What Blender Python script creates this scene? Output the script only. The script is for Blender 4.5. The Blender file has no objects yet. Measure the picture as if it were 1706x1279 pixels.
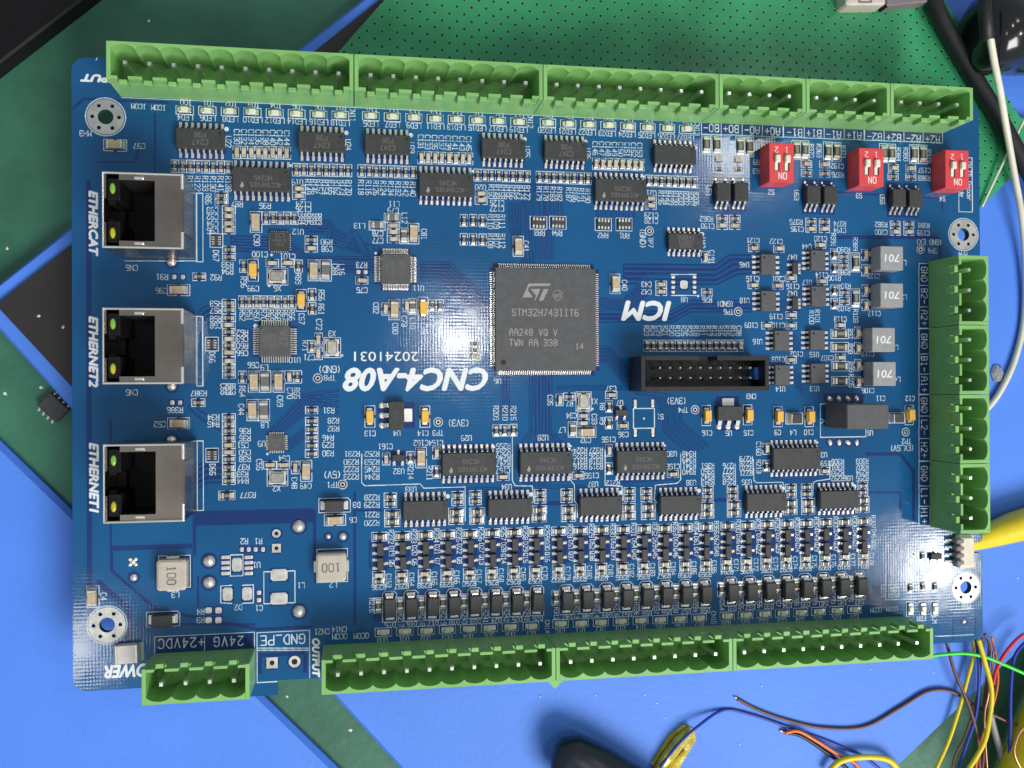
import bpy, bmesh, math, random
import numpy as np
from mathutils import Matrix, Vector
random.seed(7)
S = 0.001                                   # everything below is written in millimetres

# ------------------------------------------------------------------ camera
CAM = np.array([-63.649, -1.143, 212.693]); ANG = (0.006, -0.167, -0.005); FPX = 1540.622
def rot3(a):
    cx, sx, cy, sy, cz, sz = math.cos(a[0]), math.sin(a[0]), math.cos(a[1]), math.sin(a[1]), math.cos(a[2]), math.sin(a[2])
    return (np.array([[cz, -sz, 0], [sz, cz, 0], [0, 0, 1]]) @ np.array([[cy, 0, sy], [0, 1, 0], [-sy, 0, cy]])
            @ np.array([[1, 0, 0], [0, cx, -sx], [0, sx, cx]]))
ROT = rot3(ANG)
def at(u, v, z=0.0):
    """point of the plane at height z (mm above the board's top) that was measured at pixel u, v of the photograph"""
    d = ROT @ np.array([u - 853.0, -(v - 639.5), -FPX]); t = (z - CAM[2]) / d[2]
    p = CAM + t * d
    return (p[0], p[1])
scn = bpy.context.scene
cd = bpy.data.cameras.new('camera'); cam = bpy.data.objects.new('camera', cd); scn.collection.objects.link(cam)
m4 = Matrix([[*ROT[0], CAM[0] * S], [*ROT[1], CAM[1] * S], [*ROT[2], CAM[2] * S], [0, 0, 0, 1]])
cam.matrix_world = m4
cd.sensor_width = 36.0; cd.lens = FPX / 1706.0 * 36.0; cd.clip_start = 0.005; cd.clip_end = 50
scn.camera = cam

# ------------------------------------------------------------------ light: ceiling lamps over a work bench, plus an added key light
w = bpy.data.worlds.new('World'); scn.world = w; w.use_nodes = True
bg = w.node_tree.nodes['Background']; bg.inputs[0].default_value = (0.80, 0.90, 1.0, 1); bg.inputs[1].default_value = 0.30
def lamp(name, u, v, dist, size, watts, col=(1, 0.97, 0.92), sy=None):
    """a lamp that stands where the board mirrors it at pixel u, v"""
    g = at(u, v); d = np.array([g[0] - CAM[0], g[1] - CAM[1], CAM[2]]); d /= np.linalg.norm(d)
    p = np.array([g[0], g[1], 0]) * S + d * dist
    l = bpy.data.lights.new(name, 'AREA'); l.energy = watts; l.color = col
    l.shape = 'RECTANGLE' if sy else 'DISK'; l.size = size
    if sy: l.size_y = sy
    o = bpy.data.objects.new(name, l); scn.collection.objects.link(o)
    o.location = p; o.rotation_euler = Vector(-d).to_track_quat('-Z', 'Y').to_euler()
    return o
lamp('soft_key_light', 1250, 1780, 1.6, 0.95, 30, sy=0.70)  # large soft key light added out of view, for light from the lower side
lamp('ceiling_lamp_front', 1556, 938, 1.5, 0.10, 1.15, sy=0.09)
lamp('ceiling_lamp_middle', 765, 562, 1.6, 0.08, 1.05)
lamp('ceiling_lamp_back', 1225, 262, 1.6, 0.12, 0.7)
lamp('ceiling_lamp_left', 128, 1080, 1.6, 0.11, 0.55)
scn.view_settings.view_transform = 'Standard'; scn.view_settings.look = 'None'
scn.view_settings.gamma = 1; scn.view_settings.use_curve_mapping = False; scn.view_settings.exposure = 0
scn.cycles.use_denoising = True
scn.cycles.max_bounces = 6; scn.cycles.diffuse_bounces = 2

# ------------------------------------------------------------------ materials
MAT = {}
def mat(name, col, rough=0.5, metal=0.0, noise=0.0, nscale=400, bump=0.0, bscale=900, spec=0.5, coat=0, sss=0, trans=0, emit=None, col2=None):
    m = bpy.data.materials.new(name); m.use_nodes = True; nt = m.node_tree; N = nt.nodes; L = nt.links
    b = N['Principled BSDF']; MAT[name] = m
    b.inputs['Roughness'].default_value = rough; b.inputs['Metallic'].default_value = metal
    b.inputs['Specular IOR Level'].default_value = spec
    if coat: b.inputs['Coat Weight'].default_value = coat; b.inputs['Coat Roughness'].default_value = 0.12
    if trans: b.inputs['Transmission Weight'].default_value = trans
    if sss: b.inputs['Subsurface Weight'].default_value = sss; b.inputs['Subsurface Radius'].default_value = (0.0006, 0.0012, 0.0005); b.inputs['Subsurface Scale'].default_value = 1.0
    tc = N.new('ShaderNodeTexCoord')
    nz = N.new('ShaderNodeTexNoise'); nz.inputs['Scale'].default_value = nscale; nz.inputs['Detail'].default_value = 4
    L.new(tc.outputs['Object'], nz.inputs['Vector'])
    mx = N.new('ShaderNodeMix'); mx.data_type = 'RGBA'
    c2 = col2 or tuple(max(0, c * (1 - noise)) for c in col)
    mx.inputs[6].default_value = (*[min(1, c * (1 + (noise if not col2 else 0))) for c in col], 1); mx.inputs[7].default_value = (*c2, 1)
    rp = N.new('ShaderNodeValToRGB'); rp.color_ramp.elements[0].position = 0.35; rp.color_ramp.elements[1].position = 0.65
    L.new(nz.outputs['Fac'], rp.inputs['Fac']); L.new(rp.outputs['Color'], mx.inputs[0]); L.new(mx.outputs[2], b.inputs['Base Color'])
    if bump:
        n2 = N.new('ShaderNodeTexNoise'); n2.inputs['Scale'].default_value = bscale; n2.inputs['Detail'].default_value = 3
        L.new(tc.outputs['Object'], n2.inputs['Vector'])
        bp = N.new('ShaderNodeBump'); bp.inputs['Strength'].default_value = bump; bp.inputs['Distance'].default_value = 0.0002
        L.new(n2.outputs['Fac'], bp.inputs['Height']); L.new(bp.outputs['Normal'], b.inputs['Normal'])
    if emit: b.inputs['Emission Color'].default_value = (*emit[0], 1); b.inputs['Emission Strength'].default_value = emit[1]
    return m

def weave(m, amp, pitch=0.00068):
    """woven glass cloth showing through the varnish: fine relief"""
    nt = m.node_tree; N = nt.nodes; L = nt.links; b = N['Principled BSDF']
    g = N.new('ShaderNodeNewGeometry'); sp = N.new('ShaderNodeSeparateXYZ'); L.new(g.outputs['Position'], sp.inputs[0])
    def sine(axis, p):
        a = N.new('ShaderNodeMath'); a.operation = 'MULTIPLY'; a.inputs[1].default_value = 2 * math.pi / p; L.new(sp.outputs[axis], a.inputs[0])
        s = N.new('ShaderNodeMath'); s.operation = 'SINE'; L.new(a.outputs[0], s.inputs[0]); return s
    mu = N.new('ShaderNodeMath'); mu.operation = 'ADD'; L.new(sine(0, pitch).outputs[0], mu.inputs[0]); L.new(sine(1, pitch * 1.15).outputs[0], mu.inputs[1])
    nz = N.new('ShaderNodeTexNoise'); nz.inputs['Scale'].default_value = 60; nz.inputs['Detail'].default_value = 5
    L.new(g.outputs['Position'], nz.inputs['Vector'])
    n3 = N.new('ShaderNodeTexNoise'); n3.inputs['Scale'].default_value = 260; n3.inputs['Detail'].default_value = 3; L.new(g.outputs['Position'], n3.inputs['Vector'])
    r3 = N.new('ShaderNodeMapRange'); r3.inputs[1].default_value = .35; r3.inputs[2].default_value = .7; r3.inputs[3].default_value = .0; r3.inputs[4].default_value = 1.5; L.new(n3.outputs['Fac'], r3.inputs[0])
    m5 = N.new('ShaderNodeMath'); m5.operation = 'MULTIPLY'; L.new(mu.outputs[0], m5.inputs[0]); L.new(r3.outputs[0], m5.inputs[1]); mu = m5
    n4 = N.new('ShaderNodeTexNoise'); n4.inputs['Scale'].default_value = 90; n4.inputs['Detail'].default_value = 6; L.new(g.outputs['Position'], n4.inputs['Vector'])
    r4 = N.new('ShaderNodeMapRange'); r4.inputs[3].default_value = .05; r4.inputs[4].default_value = .17; L.new(n4.outputs['Fac'], r4.inputs[0]); L.new(r4.outputs[0], b.inputs['Roughness'])
    # small errors in the pitch of the yarns
    vn = N.new('ShaderNodeTexNoise'); vn.inputs['Scale'].default_value = 300; L.new(g.outputs['Position'], vn.inputs['Vector'])
    vs_ = N.new('ShaderNodeVectorMath'); vs_.operation = 'MULTIPLY_ADD'; vs_.inputs[1].default_value = (.00035,) * 3; L.new(vn.outputs['Color'], vs_.inputs[0]); L.new(g.outputs['Position'], vs_.inputs[2]); L.new(vs_.outputs[0], sp.inputs[0])
    ad = N.new('ShaderNodeMath'); ad.operation = 'MULTIPLY_ADD'; ad.inputs[1].default_value = 60.0
    L.new(nz.outputs['Fac'], ad.inputs[0]); L.new(mu.outputs[0], ad.inputs[2])
    bp = N.new('ShaderNodeBump'); bp.inputs['Strength'].default_value = 1.0; bp.inputs['Distance'].default_value = amp
    L.new(ad.outputs[0], bp.inputs['Height']); L.new(bp.outputs['Normal'], b.inputs['Normal'])

mat('mask', (0.009, 0.100, 0.265), 0.10, noise=0.12, nscale=25); weave(MAT['mask'], 0.0000012)
mat('mask_dark', (0.013, 0.042, 0.175), 0.11, noise=0.12, nscale=25); weave(MAT['mask_dark'], 0.0000012)
mat('laminate', (0.03, 0.10, 0.10), 0.6, noise=0.2)
mat('silk', (0.64, 0.75, 0.80), 0.6, noise=0.16, nscale=500)
mat('silk_bold', (0.86, 0.90, 0.93), 0.5, noise=0.03)
mat('tin', (0.92, 0.90, 0.84), 0.25, metal=0.72, noise=0.06, nscale=600)
mat('tin_flat', (0.82, 0.81, 0.76), 0.38, metal=0.8, noise=0.12, nscale=700, bump=0.06, bscale=700)
mat('pad', (0.80, 0.79, 0.73), 0.36, metal=0.92, noise=0.14, nscale=400, bump=0.05, bscale=500)
mat('nickel', (0.35, 0.30, 0.255), 0.27, metal=1.0, noise=0.22, nscale=90, bump=0.35, bscale=130)
mat('pin', (0.96, 0.96, 0.93), 0.30, metal=0.92, noise=0.05)
mat('epoxy', (0.047, 0.048, 0.050), 0.55, noise=0.15, nscale=800, bump=0.25, bscale=3500)
mat('epoxy_grey', (0.095, 0.099, 0.104), 0.5, noise=0.10, nscale=600, bump=0.15, bscale=3500)
mat('black', (0.018, 0.018, 0.019), 0.45, noise=0.2, nscale=500, bump=0.15, bscale=2500)
mat('print_grey', (0.34, 0.34, 0.33), 0.7)
mat('print_dim', (0.15, 0.15, 0.15), 0.7)
mat('print_dark', (0.16, 0.15, 0.14), 0.7)
mat('print_white', (0.85, 0.88, 0.84), 0.6)
mat('resistor', (0.055, 0.055, 0.045), 0.4, noise=0.4, nscale=2500)
mat('resistor_mark', (0.24, 0.24, 0.18), 0.6)
mat('ceramic', (0.56, 0.43, 0.27), 0.45, noise=0.10, nscale=900)
mat('ceramic_pale', (0.66, 0.58, 0.40), 0.45, noise=0.10, nscale=900)
mat('ceramic_white', (0.74, 0.71, 0.66), 0.45, noise=0.06, nscale=500)
mat('ferrite', (0.16, 0.16, 0.15), 0.45, noise=0.15, nscale=900)
mat('tantalum', (0.90, 0.52, 0.08), 0.40, noise=0.06, nscale=700)
mat('led_clear', (0.80, 0.83, 0.66), 0.25, noise=0.08, nscale=1800, sss=0.2)
mat('crystal_can', (0.62, 0.60, 0.52), 0.30, metal=0.9, noise=0.15, nscale=900)
mat('inductor', (0.54, 0.49, 0.42), 0.55, noise=0.06, nscale=500, bump=0.2)
mat('choke', (0.34, 0.34, 0.36), 0.5, noise=0.06, nscale=700, bump=0.15)
mat('terminal', (0.245, 0.53, 0.165), 0.34, noise=0.08, nscale=120, bump=0.15, bscale=500)
mat('switch_red', (0.78, 0.065, 0.075), 0.40, noise=0.05, nscale=300)
mat('slider', (0.86, 0.82, 0.70), 0.45)
mat('jst', (0.82, 0.74, 0.60), 0.5, noise=0.05)
mat('lens_green', (0.24, 0.50, 0.06), 0.2, noise=0.1, nscale=600, sss=0.3)
mat('lens_yellow', (0.55, 0.52, 0.03), 0.2, noise=0.1, nscale=600, sss=0.3)
mat('board_glimpse_blue', (0.03, 0.16, 0.50), 0.35, noise=0.2, nscale=700)
mat('hole', (0.01, 0.01, 0.012), 0.8)
mat('mat_green', (0.038, 0.168, 0.104), 0.5, noise=0.22, nscale=45, bump=0.6, bscale=500)
mat('blue_sheet', (0.085, 0.262, 0.93), 0.55, noise=0.07, nscale=22, bump=0.35, bscale=700)
mat('dark_panel', (0.030, 0.026, 0.027), 0.45, noise=0.12, nscale=30, bump=0.2, bscale=700)
mat('jet', (0.008, 0.008, 0.009), 0.5, spec=0.2, noise=0.2, nscale=60)
mat('navy', (0.012, 0.016, 0.030), 0.30, noise=0.2, nscale=60)
mat('rubber', (0.014, 0.014, 0.015), 0.5, noise=0.2, nscale=200, bump=0.3, bscale=800)
mat('gloss_black', (0.012, 0.012, 0.013), 0.16, noise=0.2, nscale=60, coat=0.5)
mat('grey_plastic', (0.38, 0.34, 0.32), 0.5, noise=0.05)
mat('grey_dark', (0.25, 0.22, 0.23), 0.5, noise=0.05)
mat('beige', (0.66, 0.60, 0.52), 0.5, noise=0.05)
mat('w_white', (0.80, 0.77, 0.62), 0.4, noise=0.06, nscale=200)
mat('w_yellow', (0.85, 0.68, 0.02), 0.35, noise=0.06, nscale=200)
mat('w_brown', (0.15, 0.065, 0.055), 0.4, noise=0.1, nscale=200)
mat('w_blue', (0.02, 0.05, 0.42), 0.4, noise=0.1, nscale=200)
mat('w_green', (0.06, 0.80, 0.06), 0.35, noise=0.05)
mat('w_red', (0.75, 0.03, 0.05), 0.4)
mat('w_orange', (0.85, 0.20, 0.04), 0.4)
mat('w_black', (0.012, 0.014, 0.02), 0.4)
mat('w_grey', (0.34, 0.34, 0.35), 0.4)
mat('copper', (0.75, 0.35, 0.18), 0.3, metal=1.0)
mat('tape', (0.60, 0.48, 0.02), 0.15, noise=0.25, nscale=300, bump=0.8, bscale=350, coat=0.6)
mat('clear', (0.80, 0.82, 0.82), 0.1, trans=0.7, noise=0.1)
# perforated board: green varnish with a square grid of tiny holes set at 45 degrees
mp = mat('perforated', (0.045, 0.335, 0.145), 0.20, noise=0.28, nscale=35, bump=0.2, bscale=400)

# ------------------------------------------------------------------ mesh helpers
COL = scn.collection
class MB:
    def __init__(s): s.v = []; s.f = []; s.m = []; s.mats = []
    def mi(s, name):
        if name not in s.mats: s.mats.append(name)
        return s.mats.index(name)
    def add(s, vs, fs, m):
        o = len(s.v); s.v += [tuple(p) for p in vs]; k = s.mi(m)
        for f in fs: s.f.append(tuple(i + o for i in f)); s.m.append(k)
    def box(s, x0, x1, y0, y1, z0, z1, m, c=0.0, cz=None):
        """box; with c>0 the top edges and the upright edges are chamfered"""
        if c <= 0:
            s.add([(x0, y0, z0), (x1, y0, z0), (x1, y1, z0), (x0, y1, z0), (x0, y0, z1), (x1, y0, z1), (x1, y1, z1), (x0, y1, z1)],
                  [(3, 2, 1, 0), (4, 5, 6, 7), (0, 1, 5, 4), (1, 2, 6, 5), (2, 3, 7, 6), (3, 0, 4, 7)], m); return
        cz = c if cz is None else cz
        def ring(i, z):
            return [(x0 + c + i, y0 + i, z), (x1 - c - i, y0 + i, z), (x1 - i, y0 + c + i, z), (x1 - i, y1 - c - i, z), (x1 - c - i, y1 - i, z), (x0 + c + i, y1 - i, z), (x0 + i, y1 - c - i, z), (x0 + i, y0 + c + i, z)]
        R = ring(0, z0) + ring(0, z1 - cz) + ring(c, z1)
        fs = [tuple(reversed(range(8))), tuple(range(16, 24))]
        for k in range(2):
            for i in range(8):
                j = (i + 1) % 8; fs.append((k * 8 + i, k * 8 + j, k * 8 + 8 + j, k * 8 + 8 + i))
        s.add(R, fs, m)
    def prism(s, pts, z0, z1, m):
        n = len(pts); a = sum(pts[i][0] * pts[(i + 1) % n][1] - pts[(i + 1) % n][0] * pts[i][1] for i in range(n))
        if a < 0: pts = pts[::-1]
        s.add([(x, y, z0) for x, y in pts] + [(x, y, z1) for x, y in pts],
              [tuple(reversed(range(n))), tuple(range(n, 2 * n))] + [(i, (i + 1) % n, n + (i + 1) % n, n + i) for i in range(n)], m)
    def lathe(s, cx, cy, prof, m, n=16, cap=True):
        """prof: list of (radius, z) from bottom to top"""
        vs = []; fs = []
        for r, z in prof:
            for i in range(n):
                a = 2 * math.pi * i / n; vs.append((cx + r * math.cos(a), cy + r * math.sin(a), z))
        for k in range(len(prof) - 1):
            for i in range(n):
                j = (i + 1) % n; fs.append((k * n + i, k * n + j, k * n + n + j, k * n + n + i))
        if cap: fs.append(tuple(reversed(range(n)))); fs.append(tuple((len(prof) - 1) * n + i for i in range(n)))
        s.add(vs, fs, m)
    def ringplate(s, cx, cy, r0, r1, z0, z1, m, n=24):
        vs = []; fs = []
        for r, z in ((r1, z0), (r1, z1), (r0, z1), (r0, z0)):
            for i in range(n):
                a = 2 * math.pi * i / n; vs.append((cx + r * math.cos(a), cy + r * math.sin(a), z))
        for k in range(3):
            for i in range(n):
                j = (i + 1) % n; fs.append((k * n + i, k * n + j, k * n + n + j, k * n + n + i))
        s.add(vs, fs, m)
    def strip(s, pts, width, t, m, ax='y', off=0.0):
        """bent metal strip: pts are (d, z) along axis ax, centred at off across it"""
        for (d0, z0), (d1, z1) in zip(pts[:-1], pts[1:]):
            L = math.hypot(d1 - d0, z1 - z0); nx, nz = -(z1 - z0) / L * t / 2, (d1 - d0) / L * t / 2
            q = [(d0 - nx, z0 - nz), (d1 - nx, z1 - nz), (d1 + nx, z1 + nz), (d0 + nx, z0 + nz)]
            vs = []
            for w_ in (-width / 2, width / 2):
                for d, z in q: vs.append((off + w_, d, z) if ax == 'y' else (d, off + w_, z))
            s.add(vs, [(0, 1, 2, 3), (7, 6, 5, 4), (0, 4, 5, 1), (1, 5, 6, 2), (2, 6, 7, 3), (3, 7, 4, 0)], m)
    def tube(s, path, r, m, n=8, cap=True):
        P = [Vector(p) for p in path]; rr = r if isinstance(r, (list, tuple)) else [r] * len(P)
        vs = []; fs = []; up = Vector((0, 0, 1))
        for i, p in enumerate(P):
            t = (P[min(i + 1, len(P) - 1)] - P[max(i - 1, 0)]).normalized()
            a = t.cross(up)
            if a.length < 1e-4: a = Vector((1, 0, 0))
            a.normalize(); b = a.cross(t)
            for k in range(n):
                g = 2 * math.pi * k / n; vs.append(p + (a * math.cos(g) + b * math.sin(g)) * rr[i])
        for i in range(len(P) - 1):
            for k in range(n):
                j = (k + 1) % n; fs.append((i * n + k, i * n + j, i * n + n + j, i * n + n + k))
        if cap: fs.append(tuple(range(n))); fs.append(tuple(reversed(range((len(P) - 1) * n, len(P) * n))))
        s.add(vs, fs, m)
    def mesh(s, name, smooth=False):
        me = bpy.data.meshes.new(name)
        me.from_pydata([(x * S, y * S, z * S) for x, y, z in s.v], [], s.f)
        for k in s.mats: me.materials.append(MAT[k])
        me.polygons.foreach_set('material_index', s.m)
        bm = bmesh.new(); bm.from_mesh(me); bmesh.ops.recalc_face_normals(bm, faces=bm.faces); bm.to_mesh(me); bm.free()
        if smooth: me.polygons.foreach_set('use_smooth', [True] * len(me.polygons))
        me.update(); return me

def place(name, me, loc=(0, 0, 0), rz=0.0, parent=None, ploc=None):
    """link a mesh; loc in mm. For a part of the board ploc is the board's own origin"""
    o = bpy.data.objects.new(name, me); COL.objects.link(o)
    if ploc is not None: loc = (loc[0] - ploc[0], loc[1] - ploc[1], loc[2] - ploc[2])
    o.location = (loc[0] * S, loc[1] * S, loc[2] * S); o.rotation_euler = (0, 0, rz)
    if parent: o.parent = parent
    return o
def tag(o, label=None, cat=None, group=None, kind=None):
    if label: o['label'] = label
    if cat: o['category'] = cat
    if group: o['group'] = group
    if kind: o['kind'] = kind
    return o

# ------------------------------------------------------------------ stroke lettering (as plotted on circuit boards)
G = {'0': '10 30 41 45 36 16 05 01 10', '1': '15 26 20;10 30', '2': '05 16 36 45 44 00 40', '3': '05 16 36 45 44 33 13;33 42 41 30 10 01', '4': '30 36 02 42',
     '5': '46 06 03 33 42 41 30 10 01', '6': '36 16 05 01 10 30 41 42 33 03', '7': '06 46 10', '8': '13 04 05 16 36 45 44 33 13 02 01 10 30 41 42 33', '9': '10 30 41 45 36 16 05 04 13 43',
     'A': '00 04 16 36 44 40;03 43', 'B': '00 06 36 45 44 33 03;33 42 41 30 00', 'C': '45 36 16 05 01 10 30 41', 'D': '00 06 26 44 42 20 00', 'E': '40 00 06 46;03 33', 'F': '00 06 46;03 33',
     'G': '45 36 16 05 01 10 30 41 43 23', 'H': '00 06;40 46;03 43', 'I': '10 30;20 26;16 36', 'J': '01 10 20 31 36', 'K': '00 06;46 03 40', 'L': '06 00 40', 'M': '00 06 23 46 40', 'N': '00 06 40 46',
     'O': '10 30 41 45 36 16 05 01 10', 'P': '00 06 36 45 44 33 03', 'Q': '10 30 41 45 36 16 05 01 10;22 40', 'R': '00 06 36 45 44 33 03;23 40', 'S': '01 10 30 41 42 33 13 04 05 16 36 45',
     'T': '06 46;26 20', 'U': '06 01 10 30 41 46', 'V': '06 20 46', 'W': '06 10 23 30 46', 'X': '00 46;06 40', 'Y': '06 23 46;23 20', 'Z': '06 46 00 40',
     '-': '03 43', '+': '03 43;21 25', '(': '36 24 22 30', ')': '16 24 22 10', '_': '00 40', '.': '20 21', 'e': '02 42 43 34 14 03 01 10 40', 'n': '00 04;03 14 34 43 40', 'c': '43 34 14 03 01 10 30 41',
     'o': '10 30 41 43 34 14 03 01 10', 'd': '46 40;41 30 10 01 03 14 34 43', 'r': '00 04;03 14 34', ' ': '', 'x': '00 44;04 40', '3': '05 16 36 45 44 33 13;33 42 41 30 10 01'}
GL = {k: [[(int(p[0]) * .135, int(p[1]) / 6.0) for p in st.split()] for st in g.split(';') if st.strip()] for k, g in G.items()}
def strokes(txt, h, adv=0.72, slant=0.0):
    """polylines of a text of cap height h, centred on 0,0"""
    out = []; n = len(txt); W = (n - 1) * adv * h + 0.54 * h
    for i, ch in enumerate(txt):
        x0 = -W / 2 + i * adv * h
        for st in GL.get(ch, []): out.append([(x0 + px * h + slant * py * h, (py - 0.5) * h) for px, py in st])
    return out
ORI = {'0': ((1, 0), (0, 1)), '180': ((-1, 0), (0, -1)), 'd': ((0, -1), (1, 0)), 'u': ((0, 1), (-1, 0))}

class Raster:
    """a bitmap that becomes flat, non-overlapping quads: printed layers"""
    def __init__(s, x0, x1, y0, y1, res):
        s.x0, s.y0, s.res = x0, y0, res; s.w = int((x1 - x0) / res) + 1; s.h = int((y1 - y0) / res) + 1
        s.b = np.zeros((s.h, s.w), bool)
    def rect(s, x0, x1, y0, y1, val=True):
        x0, x1 = min(x0, x1), max(x0, x1); y0, y1 = min(y0, y1), max(y0, y1)
        a = max(0, int(round((x0 - s.x0) / s.res))); b = min(s.w, int(round((x1 - s.x0) / s.res)))
        c = max(0, int(round((y0 - s.y0) / s.res))); d = min(s.h, int(round((y1 - s.y0) / s.res)))
        if b > a and d > c: s.b[c:d, a:b] = val
    def seg(s, p, q, r, val=True):
        ax, ay = (p[0] - s.x0) / s.res - .5, (p[1] - s.y0) / s.res - .5; bx, by = (q[0] - s.x0) / s.res - .5, (q[1] - s.y0) / s.res - .5; R = r / s.res
        i0 = max(0, int(min(ax, bx) - R)); i1 = min(s.w - 1, int(max(ax, bx) + R) + 1); j0 = max(0, int(min(ay, by) - R)); j1 = min(s.h - 1, int(max(ay, by) + R) + 1)
        if i1 < i0 or j1 < j0: return
        X, Y = np.meshgrid(np.arange(i0, i1 + 1), np.arange(j0, j1 + 1)); dx, dy = bx - ax, by - ay; L2 = dx * dx + dy * dy
        t = np.clip(((X - ax) * dx + (Y - ay) * dy) / L2, 0, 1) if L2 > 1e-9 else 0
        k = (X - ax - t * dx) ** 2 + (Y - ay - t * dy) ** 2 <= R * R
        s.b[j0:j1 + 1, i0:i1 + 1][k] = val
    def line(s, pts, w_, val=True):
        for p, q in zip(pts[:-1], pts[1:]): s.seg(p, q, w_ / 2, val)
    def disc(s, x, y, r, val=True): s.seg((x, y), (x, y), r, val)
    def text(s, txt, x, y, h, ori='0', w_=None, adv=0.72, slant=0.0):
        (rx, ry), (ux, uy) = ORI[ori]; w_ = w_ or h * 0.15
        for st in strokes(txt, h, adv, slant): s.line([(x + a * rx + b * ux, y + a * ry + b * uy) for a, b in st], w_)
    def mesh(s, name, z, m):
        op = {}; quads = []
        for j in range(s.h + 1):
            cur = {}
            if j < s.h:
                r = s.b[j].astype(np.int8); d = np.flatnonzero(np.diff(np.concatenate(([0], r, [0]))))
                for a, b in zip(d[0::2], d[1::2]): cur[(a, b)] = op.pop((a, b), j)
            for (a, b), j0 in op.items(): quads.append((a, b, j0, j))
            op = cur
        q = np.array(quads, float)
        n = len(q); V = np.zeros((n, 4, 3)); X0 = s.x0 + q[:, 0] * s.res; X1 = s.x0 + q[:, 1] * s.res; Y0 = s.y0 + q[:, 2] * s.res; Y1 = s.y0 + q[:, 3] * s.res
        V[:, 0, 0] = X0; V[:, 1, 0] = X1; V[:, 2, 0] = X1; V[:, 3, 0] = X0; V[:, 0, 1] = Y0; V[:, 1, 1] = Y0; V[:, 2, 1] = Y1; V[:, 3, 1] = Y1; V[:, :, 2] = z
        me = bpy.data.meshes.new(name); me.vertices.add(n * 4); me.vertices.foreach_set('co', (V * S).ravel())
        me.loops.add(n * 4); me.loops.foreach_set('vertex_index', np.arange(n * 4)); me.polygons.add(n)
        me.polygons.foreach_set('loop_start', np.arange(0, n * 4, 4)); me.polygons.foreach_set('loop_total', np.full(n, 4))
        me.materials.append(MAT[m]); me.update(calc_edges=True); me.validate(); return me
def marking(lines, z, m, res=0.07, ori='0'):
    """lines: (text, x, y, height[, slant]) in the local frame of a component"""
    xs = [abs(l[1]) + len(l[0]) * l[3] * .6 for l in lines]; R = max(xs + [abs(l[2]) + len(l[0]) * l[3] * .6 for l in lines]) + 1
    r = Raster(-R, R, -R, R, res)
    for l in lines: r.text(l[0], l[1], l[2], l[3], ori, w_=l[3] * 0.14, slant=(l[4] if len(l) > 4 else 0), adv=0.80)
    return r.mesh('marking', z, m)
def font_mesh(txt, h, width, ori='0', shear=0.0, bold=0.0):
    c = bpy.data.curves.new('t', 'FONT'); c.body = txt; c.size = 1.0; c.shear = shear; c.offset = bold; c.align_x = 'CENTER'; c.resolution_u = 3
    o = bpy.data.objects.new('t', c); COL.objects.link(o); me = bpy.data.meshes.new_from_object(o)
    bpy.data.objects.remove(o); bpy.data.curves.remove(c)
    co = np.zeros(len(me.vertices) * 3); me.vertices.foreach_get('co', co); co = co.reshape(-1, 3)
    mn, mx_ = co.min(0), co.max(0); sx = width / (mx_[0] - mn[0]); sy = h / (mx_[1] - mn[1])
    a = (co[:, 0] - (mn[0] + mx_[0]) / 2) * sx; b = (co[:, 1] - (mn[1] + mx_[1]) / 2) * sy
    (rx, ry), (ux, uy) = ORI[ori]
    out = np.stack([a * rx + b * ux, a * ry + b * uy, np.zeros_like(a)], 1) * S
    me.vertices.foreach_set('co', out.ravel()); me.update(); return me

# ------------------------------------------------------------------ the circuit board
BX0, BX1, BY0, BY1, BT = -124.1, 93.5, -66.0, 71.2, 1.6
ORG = (-15.3, 2.6, -BT)
board = bpy.data.objects.new('circuit_board', None); COL.objects.link(board); board.location = tuple(c * S for c in ORG)
tag(board, 'large blue circuit board crowded with soldered chips and green terminal blocks', 'circuit board')
def part(name, me, loc=(0, 0, 0), rz=0.0, label=None, kind=None):
    o = place(name, me, loc, rz, board, ORG)
    if label: o['label'] = label
    if kind: o['kind'] = kind
    return o
def sub(name, me, parent, loc=(0, 0, 0), rz=0.0, label=None, kind=None):
    o = place(name, me, loc, rz, parent)
    if label: o['label'] = label
    if kind: o['kind'] = kind
    return o

HOLES = [(-117.14, 58.43), (88.87, 37.53), (-117.11, -51.95), (88.8, -52.16)]
NX0 = at(1619, 912)[0]; NY0, NY1 = at(1630, 921)[1], at(1630, 903)[1]
TX0, TX1, TY = at(395, 1140)[0], at(462.5, 1140)[0], at(440, 1159)[1]
def arc(cx, cy, r, a0, a1, n=6): return [(cx + r * math.cos(math.radians(a0 + (a1 - a0) * i / n)), cy + r * math.sin(math.radians(a0 + (a1 - a0) * i / n))) for i in range(n + 1)]
r_ = 3.0
outline = (arc(BX0 + r_, BY0 + r_, r_, 180, 270) + [(TX0, BY0), (TX0, TY), (TX1, TY), (TX1, BY0)] + arc(BX1 - r_ - 1, BY0 + r_ + 1, r_ + 1, 270, 360)
           + [(BX1, NY0 - .6), (BX1 - .6, NY0), (NX0 + .8, NY0), (NX0, NY0 + .8), (NX0, NY1 - .8), (NX0 + .8, NY1), (BX1 - .6, NY1), (BX1, NY1 + .6)]
           + arc(BX1 - r_, BY1 - r_, r_, 0, 90) + arc(BX0 + r_, BY1 - r_, r_, 90, 180))
loops = [outline]
SM = []
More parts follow.
